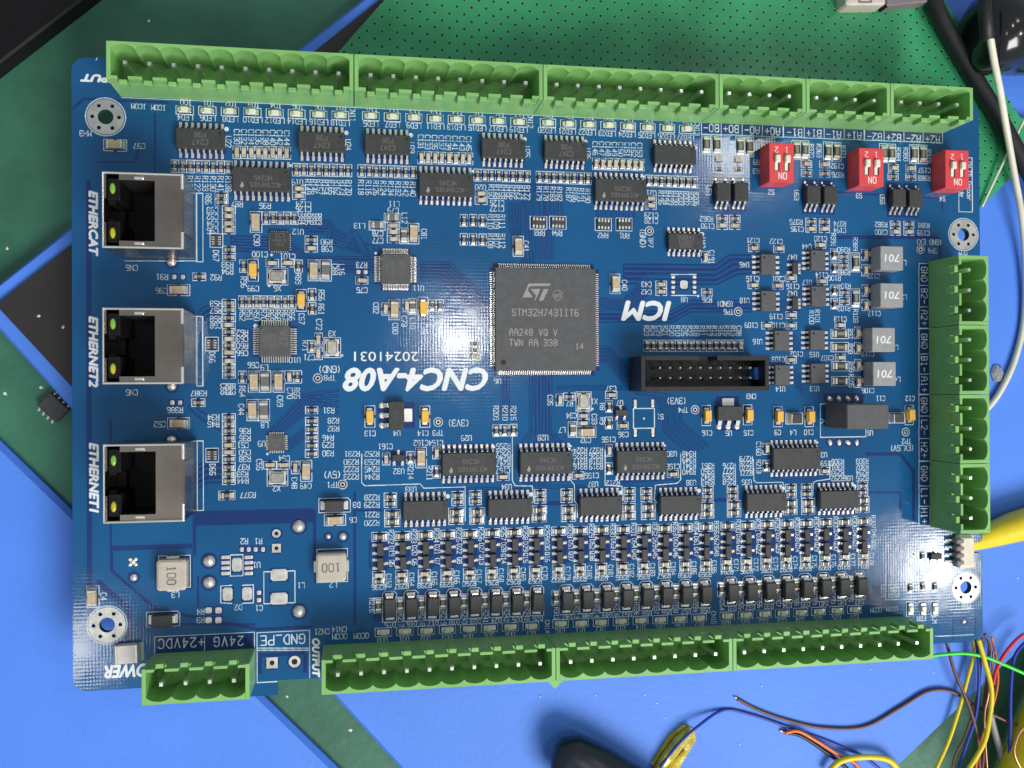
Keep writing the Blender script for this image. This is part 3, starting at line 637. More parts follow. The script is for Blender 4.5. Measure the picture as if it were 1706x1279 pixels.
row('r8', 'h', 8, (632.2, 894), (892.8, 885.7)); row('r8', 'h', 8, (930.9, 884.7), (1175.8, 878)); row('r8', 'h', 8, (1212.2, 876), (1438.6, 868.4))
row('q', 'h', 8, (633.2, 914), (893.5, 905.5)); row('q', 'h', 8, (931.5, 904.3), (1176, 897)); row('q', 'h', 8, (1212, 895), (1438, 887))
row('q', 'h', 8, (633.6, 938.5), (893.5, 929.5)); row('q', 'h', 8, (931.5, 928.3), (1176, 920.5)); row('q', 'h', 8, (1212, 918.5), (1438, 910))
row('c', 'h', 8, (631, 957.8), (892, 948.5)); row('c', 'h', 8, (930, 947), (1176, 937)); row('c', 'h', 8, (1210, 935.5), (1438.5, 925))
row('r', 'h', 8, (631, 968.2), (892, 958.5)); row('r', 'h', 8, (930, 957.3), (1176, 947.3)); row('r', 'h', 8, (1210, 945.8), (1438.5, 935.6))
row('sma', 'v', 8, (649, 1010.3), (894.8, 1000.3)); row('sma', 'v', 8, (943.5, 998.6), (1173.4, 988)); row('sma', 'v', 8, (1217, 985), (1431, 974.5))
row('r8', 'v', 8, (630.3, 1008.3), (877, 996.7)); row('r8', 'v', 8, (926.4, 995.4), (1158, 983.2)); row('r8', 'v', 8, (1202, 981.5), (1418, 970))
row('led', 'h', 8, (638.7, 1052.8), (884.5, 1042.5)); row('led', 'h', 8, (934, 1038.6), (1164.4, 1029)); row('led', 'h', 8, (1211.5, 1025.5), (1423.3, 1015))
comp('led', 'v', (1515.9, 1014), (1537, 1014), (1557, 1013.4)); comp('r', 'v', (1515.9, 979), (1536.3, 976.8), (1556.7, 976.8), (1536.3, 925.5)); comp('q', 'v', (1556.5, 925.5))
comp('cw', 'h', (214, 1086))

# bare pads, rings and solder joints
def pads(rects, name='solder_pad'):
    for u, v, a, c in rects:
        b = MB(); b.box(-a / 2, a / 2, -c / 2, c / 2, .012, .07, 'pad', c=min(a, c) * .18, cz=.03); x, y = at(u, v); part(name, b.mesh(name), (x, y, 0)); DARK.rect(x - a / 2 - .3, x + a / 2 + .3, y - c / 2 - .3, y + c / 2 + .3)
pads([(290, 461, .85, 1.0), (304.5, 461, .85, 1.0), (287, 670.5, .85, 1.0), (300, 670.5, .85, 1.0), (597, 453, .9, .95), (609, 453, .9, .95),
      (1139.5, 474, 1.9, 2.0), *[(u, v, .95, .7) for u in (1121.5, 1157) for v in (461, 469.5, 478, 486)],
      (402.7, 915, .8, 1.0), (414.2, 915, .8, 1.0), (425.7, 915, .8, 1.0), (438, 915, .8, 1.0), *[(u, v, 1.8, .75) for u in (375.3, 414.2) for v in (928, 937, 946, 955)], (394.8, 940.5, 2.1, 3.0),
      (379.2, 989.6, 2.1, 2.9), (411.7, 988.8, 2.1, 2.9), (431.4, 987, .9, .95), (431.4, 999.5, .9, .95), (465, 957.6, 3.7, 2.6), (465, 997, 3.7, 2.6),
      (347.6, 1016.7, 1.35, 1.35), (364, 1016.7, 1.35, 1.35), (347.6, 1033, 1.35, 1.35), (364, 1033, 1.35, 1.35),
      (1058.3, 672, .75, 1.9), (1087.3, 671.3, .75, 1.9), (1058.3, 720, .75, 1.9), (1087.8, 720, .75, 1.9)])
def holepad(u, v, r0, r1, square=False, name='through_hole'):
    b = MB(); x, y = at(u, v)
    if square: b.box(-r1, r1, -r1, r1, .012, .06, 'pad', c=.05)
    else: b.ringplate(0, 0, r0, r1, .012, .06, 'pad', 20)
    b.lathe(0, 0, [(r0, .064), (r0 * .98, .068)], 'hole', 16)
    part(name, b.mesh(name), (x, y, 0)); DARK.disc(x, y, r1 + .4)
for u, v in ((1082, 384.5), (1229.8, 519), (1533.5, 415.5), (529.5, 630), (730, 703), (1158, 682.5), (570.8, 807), (1509, 719.5), (1522, 923)):
    holepad(u, v, .32, .58, name='test_point'); x, y = at(u, v)
    SILK.line([(x + 1.0 * math.cos(a), y + 1.0 * math.sin(a)) for a in np.linspace(0, 2 * math.pi, 25)], .17)
holepad(460.6, 888.5, .45, .95); holepad(460.6, 913, .45, 1.0, True); holepad(453.3, 1104, .55, 1.25, True); holepad(490.8, 1102, .65, 1.3)
def blob(u, v, r, sq=1.0):
    b = MB(); n = 5; b.lathe(0, 0, [(r, .01), (r * .93, r * .2), (r * .72, r * .45), (r * .4, r * .62), (r * .12, r * .68)], 'tin', 16); x, y = at(u, v)
    o = part('solder_joint', b.mesh('solder_joint', True), (x, y, 0), random.random()); o.scale = (1, sq, 1); DARK.disc(x, y, r + .5)
for u, v, r in ((497.6, 876.2, 1.45), (498.3, 1018, 1.45), (348.5, 934, 1.35), (348.5, 970, 1.35), (286, 436, 1.05), (286, 643, 1.05), (286, 733, 1.1), (223, 961.8, .85), (571.4, 893.5, .9), (547, 893.5, .6)): blob(u, v, r)
b = MB()
b.lathe(0, 0, [(.7, .02), (.5, .25), (.2, .32)], 'tin', 8)
for k in range(4):
    a = math.pi / 4 + k * math.pi / 2; b.lathe(.85 * math.cos(a), .85 * math.sin(a), [(.42, .02), (.3, .2), (.1, .28)], 'tin', 8)
part('solder_joint', b.mesh('solder_joint'), (*at(221.3, 936), 0), .0)
for u in (1382.6, 1397.8, 1412.7, 1427.4): blob(u, 664, .62, 1.4); blob(u, 736.7, .62, 1.45)
blob(1606, 1035, .6)

# power inductors and chokes
def inductor(u, v, rz, txt_ori):
    b = MB(); b.box(-3.3, 3.3, -3.1, 3.1, .15, 3.0, 'inductor', c=.45, cz=.3)
    o = part('power_inductor', b.mesh('power_inductor'), (*at(u, v), 0), rz); t = MB()
    for s_ in (-1, 1): t.box(min(s_ * 3.2, s_ * 3.9), max(s_ * 3.2, s_ * 3.9), -1.3, 1.3, .05, 1.4, 'tin', c=.12)
    sub('terminal', t.mesh('terminal'), o)
    sub('marking', marking([('100', 0, 0, 1.8)], 3.012, 'print_dark', ori=txt_ori), o); x, y = at(u, v); DARK.rect(x - 4, x + 4, y - 3.8, y + 3.8)
inductor(552.5, 941.5, 0, '180'); inductor(290, 954, math.pi / 2, '180')
BOX(528, 915, 579.5, 968.5); BOX(264, 926.5, 317.5, 978)
for u, v in ((1468.5, 434), (1468.5, 494.5), (1455, 567.2), (1456.5, 623)):
    b = MB(); b.box(-3.05, 3.05, -2.95, 2.95, .2, 4.6, 'choke', c=.15); b.box(-3.0, 3.0, -2.9, 2.9, .05, .2, 'black'); x, y = at(u, v)
    o = part('choke', b.mesh('choke'), (x, y, 0)); me = font_mesh('701', 1.9, 3.9, '180', .08, .012); me.materials.append(MAT['print_white']); sub('marking', me, o, (0, 0, 4.612))
    t = MB()
    for sx in (-1, 1):
        for sy in (-1, 1): t.box(min(sx * 2.2, sx * 3.5), max(sx * 2.2, sx * 3.5), min(sy * 1.0, sy * 2.2), max(sy * 1.0, sy * 2.2), .02, .19, 'tin')
    sub('leads', t.mesh('leads'), o, kind='stuff'); DARK.rect(x - 3.7, x + 3.7, y - 3.2, y + 3.2)
# converter module standing over its footprint
a, c = at(1373, 672), at(1440, 711); b = MB(); b.box(a[0], c[0], c[1], a[1], .5, 10.8, 'epoxy_grey', c=.2)
part('converter_module', b.mesh('converter_module'), label='tall dark grey power module')
DR(1372, 655, 1440, 674)

# dip switches
def switch(base, top):
    (bx, by), (tx0, ty0, tx1, ty1) = at(*base), top; H = 5.65
    a, c = at(tx0, ty0, H), at(tx1, ty1, H); x0, y0, x1, y1 = bx, by, bx + (c[0] - a[0]), by + (a[1] - c[1]); w_, h_ = x1 - x0, y1 - y0
    b = MB(); b.box(-w_ / 2, w_ / 2, -h_ / 2, h_ / 2, .1, H, 'switch_red', c=.12)
    o = part('dip_switch', b.mesh('dip_switch'), ((x0 + x1) / 2, (y0 + y1) / 2, 0), label='red two-way slide switch block')
    for sx in (-1.27, 1.27):
        s_ = MB(); s_.box(sx - .68, sx + .68, -2.0, 1.75, H - .02, H + .015, 'hole'); s_.box(sx - .62, sx + .62, -.1, 1.7, H, H + .95, 'slider', c=.18); s_.box(sx - .62, sx + .2, -1.9, -.1, H, H + .25, 'slider', c=.06); sub('slider', s_.mesh('slider'), o)
    sub('marking', marking([('1', 1.27, 3.0, 1.3), ('2', -1.27, 3.0, 1.3), ('ON', .2, -3.2, 1.5)], H + .012, 'print_white', ori='180'), o)
switch((1265, 311), (1281.3, 236, 1323, 303)); switch((1411.2, 317), (1428.5, 244, 1470, 308.6)); switch((1552, 320.6), (1575, 248, 1614.5, 313))

# box header with two rows of pins
HZ = 9.3; a, c = at(1068, 592.6, HZ), at(1281.6, 650.5, HZ); hx0, hx1, hy0, hy1 = a[0], c[0], c[1], a[1]
b = MB(); b.box(hx0, hx1, hy0, hy1, .3, 2.2, 'black'); t = 1.0
b.box(hx0, hx0 + t, hy0, hy1, 2.2, HZ, 'black', c=.08); b.box(hx1 - t, hx1, hy0, hy1, 2.2, HZ, 'black', c=.08); b.box(hx0 + t, hx1 - t, hy0, hy0 + t, 2.2, HZ, 'black')
xm = at(1180, 600, HZ)[0]; b.box(hx0 + t, xm - 2.2, hy1 - t, hy1, 2.2, HZ, 'black'); b.box(xm + 2.2, hx1 - t, hy1 - t, hy1, 2.2, HZ, 'black'); b.box(xm - 2.2, xm + 2.2, hy1 - t, hy1, 2.2, 4.0, 'black')
o = part('box_header', b.mesh('box_header'), label='black shrouded twenty pin socket')
pm_ = MB(); pm_.box(-.32, .32, -.32, .32, 1.5, 6.6, 'pin'); pm_.add([(-.32, -.32, 6.6), (.32, -.32, 6.6), (.32, .32, 6.6), (-.32, .32, 6.6), (-.14, -.14, 7.0), (.14, -.14, 7.0), (.14, .14, 7.0), (-.14, .14, 7.0)],
        [(0, 1, 5, 4), (1, 2, 6, 5), (2, 3, 7, 6), (3, 0, 4, 7), (4, 5, 6, 7)], 'pin'); pm_ = pm_.mesh('pin')
for rr in (612.5, 629.5):
    A, B = at(1100, rr, 7), at(1250.4, rr, 7)
    for i in range(10): sub('pin', pm_, o, (A[0] + (B[0] - A[0]) * i / 9, A[1], 0))
a, c = at(1257.5, 611, 6), at(1271.5, 632.5, 6); b = MB(); b.box(a[0], c[0], c[1], a[1], 2.2, 6.0, 'board_glimpse_blue', c=.15); sub('insert', b.mesh('insert'), o)  # made-up blue block standing in for the board glimpsed through the header floor

# ethernet jacks, mouth upwards
JH = 16.0
def jack(u0, v0, u1, v1, lab):
    a, c = at(u0, v0, JH), at(u1, v1, JH); W = c[0] - a[0]; D = a[1] - c[1]
    X = lambda f: -W / 2 + W * f; Y = lambda f: D / 2 - D * f        # fractions across and down the top face
    b = MB(); t = .3
    x0, x1, y0, y1 = -W / 2, W / 2, -D / 2, D / 2; mx = X(.645)       # right edge of the mouth
    b.box(x0, x0 + t, y0, y1, .3, JH, 'nickel'); b.box(x1 - t, x1, y0, y1, .3, JH, 'nickel'); b.box(x0 + t, x1 - t, y0, y0 + t, .3, JH, 'nickel'); b.box(x0 + t, x1 - t, y1 - t, y1, .3, JH, 'nickel')
    b.box(mx, x1 - t, y0 + t, y1 - t, JH - 1.0, JH - .25, 'nickel')
    b.box(X(.20), mx, y0 + t, Y(.905), JH - 1.0, JH - .25, 'nickel'); b.box(X(.20), mx, Y(.095), y1 - t, JH - 1.0, JH - .25, 'nickel')
    b.box(x0 + t, x0 + t + .35, Y(.34), y1 - t, JH - .9, JH - .2, 'nickel'); b.box(x0 + t, x0 + t + .35, y0 + t, Y(.66), JH - .9, JH - .2, 'nickel')
    b.tube([(x1 - .15, y0, JH), (x1 - .15, Y(.78), JH)], .34, 'tin', 8); b.tube([(x1 - .15, Y(.2), JH), (x1 - .15, y1, JH)], .34, 'tin', 8)
    b.box(x1, x1 + .25, Y(.78), Y(.22), 6, JH - .1, 'nickel', c=.05)
    b.tube([(x0, y0 + .1, JH), (x1, y0 + .1, JH)], .24, 'tin', 8); b.tube([(x0, y1 - .1, JH), (x1, y1 - .1, JH)], .22, 'tin', 8); b.tube([(x0 + .1, y0, JH), (x0 + .1, y1, JH)], .18, 'tin', 8)  # rim rods in a brighter metal, putting the edge glint into the colour
    for s_, yy in ((1, Y(.955)), (-1, Y(.045))): b.box(X(.39), X(.51), min(yy, yy + s_ * .55), max(yy, yy + s_ * .55), JH - .3, JH + .05, 'tin', c=.1)
    o = part('ethernet_jack', b.mesh('ethernet_jack'), ((a[0] + c[0]) / 2, (a[1] + c[1]) / 2, 0), label=lab)
    h_ = MB(); h_.box(x0 + t, x1 - t, y0 + t, y1 - t, .4, 3.0, 'jet')                          # floor of the cavity and plastic body round the mouth
    h_.box(x0 + t + .02, X(.13), Y(.63), Y(.37), 3.0, 6.0, 'jet')
    for f0, f1 in ((.065, .36), (.64, .935)): h_.box(X(.045), X(.205), Y(f1), Y(f0), 3.0, JH - .9, 'jet', c=.1)
    h_.box(X(.045), X(.13), Y(.64), Y(.60), 3.0, JH - 2, 'jet'); h_.box(X(.045), X(.13), Y(.40), Y(.36), 3.0, JH - 2, 'jet')
    h_.box(mx - .2, x1 - t - .1, y0 + t + .1, y1 - t - .1, 3.0, JH - 1.1, 'jet'); h_.box(X(.2), mx, Y(.94), Y(.905), 3.0, JH - 1.1, 'black'); h_.box(X(.2), mx, Y(.095), Y(.06), 3.0, JH - 1.1, 'black')
    sub('housing', h_.mesh('housing'), o, label='black plastic insert')
    for f, m_, nm in ((.205, 'lens_green', 'green status light'), (.80, 'lens_yellow', 'yellow status light')):
        l = MB(); cx, cy = X(.115), Y(f); l.box(cx - .85, cx + .85, cy - 1.5, cy + 1.5, JH - 1.2, JH - .75, 'jet'); l.lathe(0, 0, [(.6, 0), (.52, .35), (.25, .5)], m_, 12); l.v[-36:] = [(cx + x * .9, cy + y * 1.9, z_ + JH - .75) for x, y, z_ in l.v[-36:]]
        sub('status_light', l.mesh('status_light', False), o, label=nm)
jack(170.4, 286.2, 305, 414.3, 'upper ethernet socket'); jack(171, 513, 305, 638.5, 'middle ethernet socket'); jack(172, 741, 306.5, 867.5, 'lower ethernet socket')

# terminal blocks
def terminal(p0, ex, ey, Lg, D, pins, lab, H=12.0, gate=None):
    """p0: inner corner; ex runs along the block, ey from its inner to its outer side"""
    b = MB(); m = 'terminal'; tw = .85
    xs = sorted(pins); n = len(xs); pitch = (xs[-1] - xs[0]) / (n - 1)
    b.box(0, Lg, 0, D, .15, .8, m)
    b.box(0, tw, 0, D, .8, H, m, c=.06); b.box(Lg - tw, Lg, 0, D, .8, H, m, c=.06)
    b.box(tw, Lg - tw, 0, .75, .8, 8.6, m)                                                   # inner wall with a slot at each pin
    cuts = [tw] + [v for x in xs for v in (x - 1.05, x + 1.05)] + [Lg - tw]
    for i in range(0, len(cuts), 2): b.box(cuts[i], cuts[i + 1], .12, .75, 8.6, H - .02, m, c=.05)
    for x in xs:
        b.box(x - .80, x + .80, -.85, .12, 8.0, 11.6, m, c=.10)
    for x0, x1 in zip(xs[:-1], xs[1:]): b.box((x0 + x1) / 2 - .45, (x0 + x1) / 2 + .45, .75, 1.7, .8, 6.5, m)
    prof = []; k = 12                                                                          # scalloped outer wall
    edges = [tw] + [(p + q) / 2 for p, q in zip(xs[:-1], xs[1:])] + [Lg - tw]
    for i in range(n):
        for j in range(k + (1 if i == n - 1 else 0)):
            x = edges[i] + (edges[i + 1] - edges[i]) * j / k; d = abs(x - (edges[i] + edges[i + 1]) / 2) / (pitch / 2); d = min(1, d)
            prof.append((x, D - .55 - 1.35 * (1 - math.sqrt(max(0, 1 - d * d * .92)))))
    vs = []; fs = []
    for x, y in prof: vs += [(x, y, .8), (x, y, H), (x, D, H), (x, D, .8)]
    for i in range(len(prof) - 1):
        q = i * 4; fs += [(q, q + 4, q + 5, q + 1), (q + 1, q + 5, q + 6, q + 2), (q + 2, q + 6, q + 7, q + 3)]
    b.add(vs, fs, m)
    if gate: b.prism([(gate - 1.9, D - .2), (gate + 2.1, D - .2), (gate + .3, D + 1.8)], 8.5, 11.6, m)
    for i, (x, y, z_) in enumerate(b.v): b.v[i] = (ex[0] * x + ey[0] * y, ex[1] * x + ey[1] * y, z_)
    o = part('terminal_block', b.mesh('terminal_block'), (p0[0], p0[1], 0), label=lab)
    for x in xs: sub('pin', TPIN, o, (ex[0] * x + ey[0] * (D * .535), ex[1] * x + ey[1] * (D * .535), 0))
t = MB(); t.box(-.5, .5, -.5, .5, .8, 9.4, 'pin'); t.add([(-.5, -.5, 9.4), (.5, -.5, 9.4), (.5, .5, 9.4), (-.5, .5, 9.4), (-.36, -.36, 10.), (.36, -.36, 10.), (.36, .36, 10.), (-.36, .36, 10.)],
      [(0, 1, 5, 4), (1, 2, 6, 5), (2, 3, 7, 6), (3, 0, 4, 7), (4, 5, 6, 7)], 'pin'); TPIN = t.mesh('pin')
def span(n, a, b): return [a + (b - a) * i / (n - 1) for i in range(n)]
top = [(-114.02, -63.95, 10, 207.5, 564), (-63.75, -22.55, 8, 617.5, 876), (-22.4, 18.6, 8, 927.8, 1169), (18.75, 39.95, 4, 1215.3, 1315.3), (40.1, 61.35, 4, 1360.8, 1456.5), (61.5, 83.1, 4, 1502, 1595)]
for i, (x0, x1, n, u0, u1) in enumerate(top):
    a = at(u0, 104 + (u0 - 207) * .05, 10)[0] - x0; c = at(u1, 104 + (u1 - 207) * .05, 10)[0] - x0
    terminal((x0, 63.0), (1, 0), (0, 1), x1 - x0, 7.8, span(n, a, c), ['ten', 'eight', 'eight', 'four', 'four', 'four'][i] + ' pole green terminal block on the upper edge')
bot = [(-107.45, -85.95, 4, 268.3, 389.5), (-71.15, -20.35, 10, 562.8, 900), (-20.2, 21.05, 8, 950.8, 1192.3), (21.2, 71.55, 10, 1240.3, 1527.8)]
for i, (x0, x1, n, u0, u1) in enumerate(bot):
    a = x1 - at(u1, 1123 - (u1 - 562) * .057, 10)[0]; c = x1 - at(u0, 1123 - (u0 - 562) * .057, 10)[0]
    terminal((x1, -58.55), (-1, 0), (0, -1), x1 - x0, 7.4, span(n, a, c), ['four', 'ten', 'eight', 'ten'][i] + ' pole green terminal block on the lower edge', gate=(x1 - x0 - .1 if i == 2 else None))
rgt = [(30.4, 13.72, 449.3, 516.8), (13.6, -3.0, 565.5, 633), (-3.12, -19.6, 680, 747.8), (-19.72, -36.4, 796, 863.3)]
for i, (y0, y1, v0, v1) in enumerate(rgt):
    terminal((78.95, y0), (0, -1), (1, 0), y0 - y1, 7.9, span(3, y0 - at(1618, v0, 10)[1], y0 - at(1618, v1, 10)[1]), 'three pole green terminal block on the right edge')

# small cream wire connector with four contacts
a, c = at(1590, 893), at(1613, 939); b = MB(); b.box(a[0], c[0], c[1], a[1], .1, 2.6, 'jst', c=.25); b.box(a[0] + .4, c[0] + .9, c[1] - .7, c[1] + .8, .1, 1.6, 'jst', c=.2); b.box(a[0] + .4, c[0] + .6, a[1] - .8, a[1] + .5, .1, 1.6, 'jst', c=.2)
o = part('wire_connector', b.mesh('wire_connector'), label='small cream four way connector')
for i in range(4):
    yy = a[1] - (a[1] - c[1]) * (i + .5) / 4; t = MB(); t.box(a[0] - 1.2, a[0] + .9, yy - .55, yy + .55, .6, 2.75, 'grey_dark', c=.2); t.strip([(a[0] - .8, .7), (a[0] - 1.8, .2), (a[0] - 2.8, .12)], .5, .18, 'tin', 'x', yy); sub('contact', t.mesh('contact'), o)

# ================================================================== printed legend
labels(['I0%d' % i for i in range(8)], (310, 170), (569, 179), '180', 1.2); labels(['I1%d' % i for i in range(8)], (620, 181), (866, 190.5), '180', 1.2); labels(['I2%d' % i for i in range(8)], (914, 191.5), (1146, 202.5), '180', 1.2)
labels(['LED%d' % i for i in range(4, 20, 2)], (308.5, 195.3), (567, 204.5), '180'); labels(['LED%d' % i for i in range(5, 21, 2)], (618, 206), (864, 216), '180'); labels(['LED%d' % i for i in range(20, 28)], (911, 217), (1142, 228.5), '180', 1.2)
labels(['R117', 'R114', 'R125', 'R122', 'R133', 'R130', 'R141', 'R138'], (290, 305), (380.5, 306), 'd'); labels(['R149', 'R146', 'R157', 'R154', 'R165', 'R162', 'R173', 'R170'], (513, 311), (581, 312.5), 'd')
labels(['R118', 'R116', 'R126', 'R124', 'R134', 'R132', 'R142', 'R140'], (601.5, 312), (688, 315), 'd'); labels(['R150', 'R148', 'R158', 'R156', 'R166', 'R164', 'R174', 'R172'], (818.5, 319), (878.5, 321), 'd')
labels(['R179', 'R178', 'R183', 'R182'], (898.5, 322), (932, 323), 'd'); labels(['R187', 'R186', 'R191', 'R190'], (947.5, 324), (979, 326), 'd'); labels(['R195', 'R194', 'R199', 'R198', 'R203', 'R202', 'R207', 'R206'], (1101, 329), (1160, 331), 'd')
labels(['C%d' % i for i in range(130, 146, 2)], (394.5, 227.5), (478, 229.5), 'd'); labels(['C%d' % i for i in range(131, 147, 2)], (701, 236), (781, 239), 'd'); labels(['C%d' % i for i in range(146, 154)], (991.5, 247), (1066, 249.5), 'd')
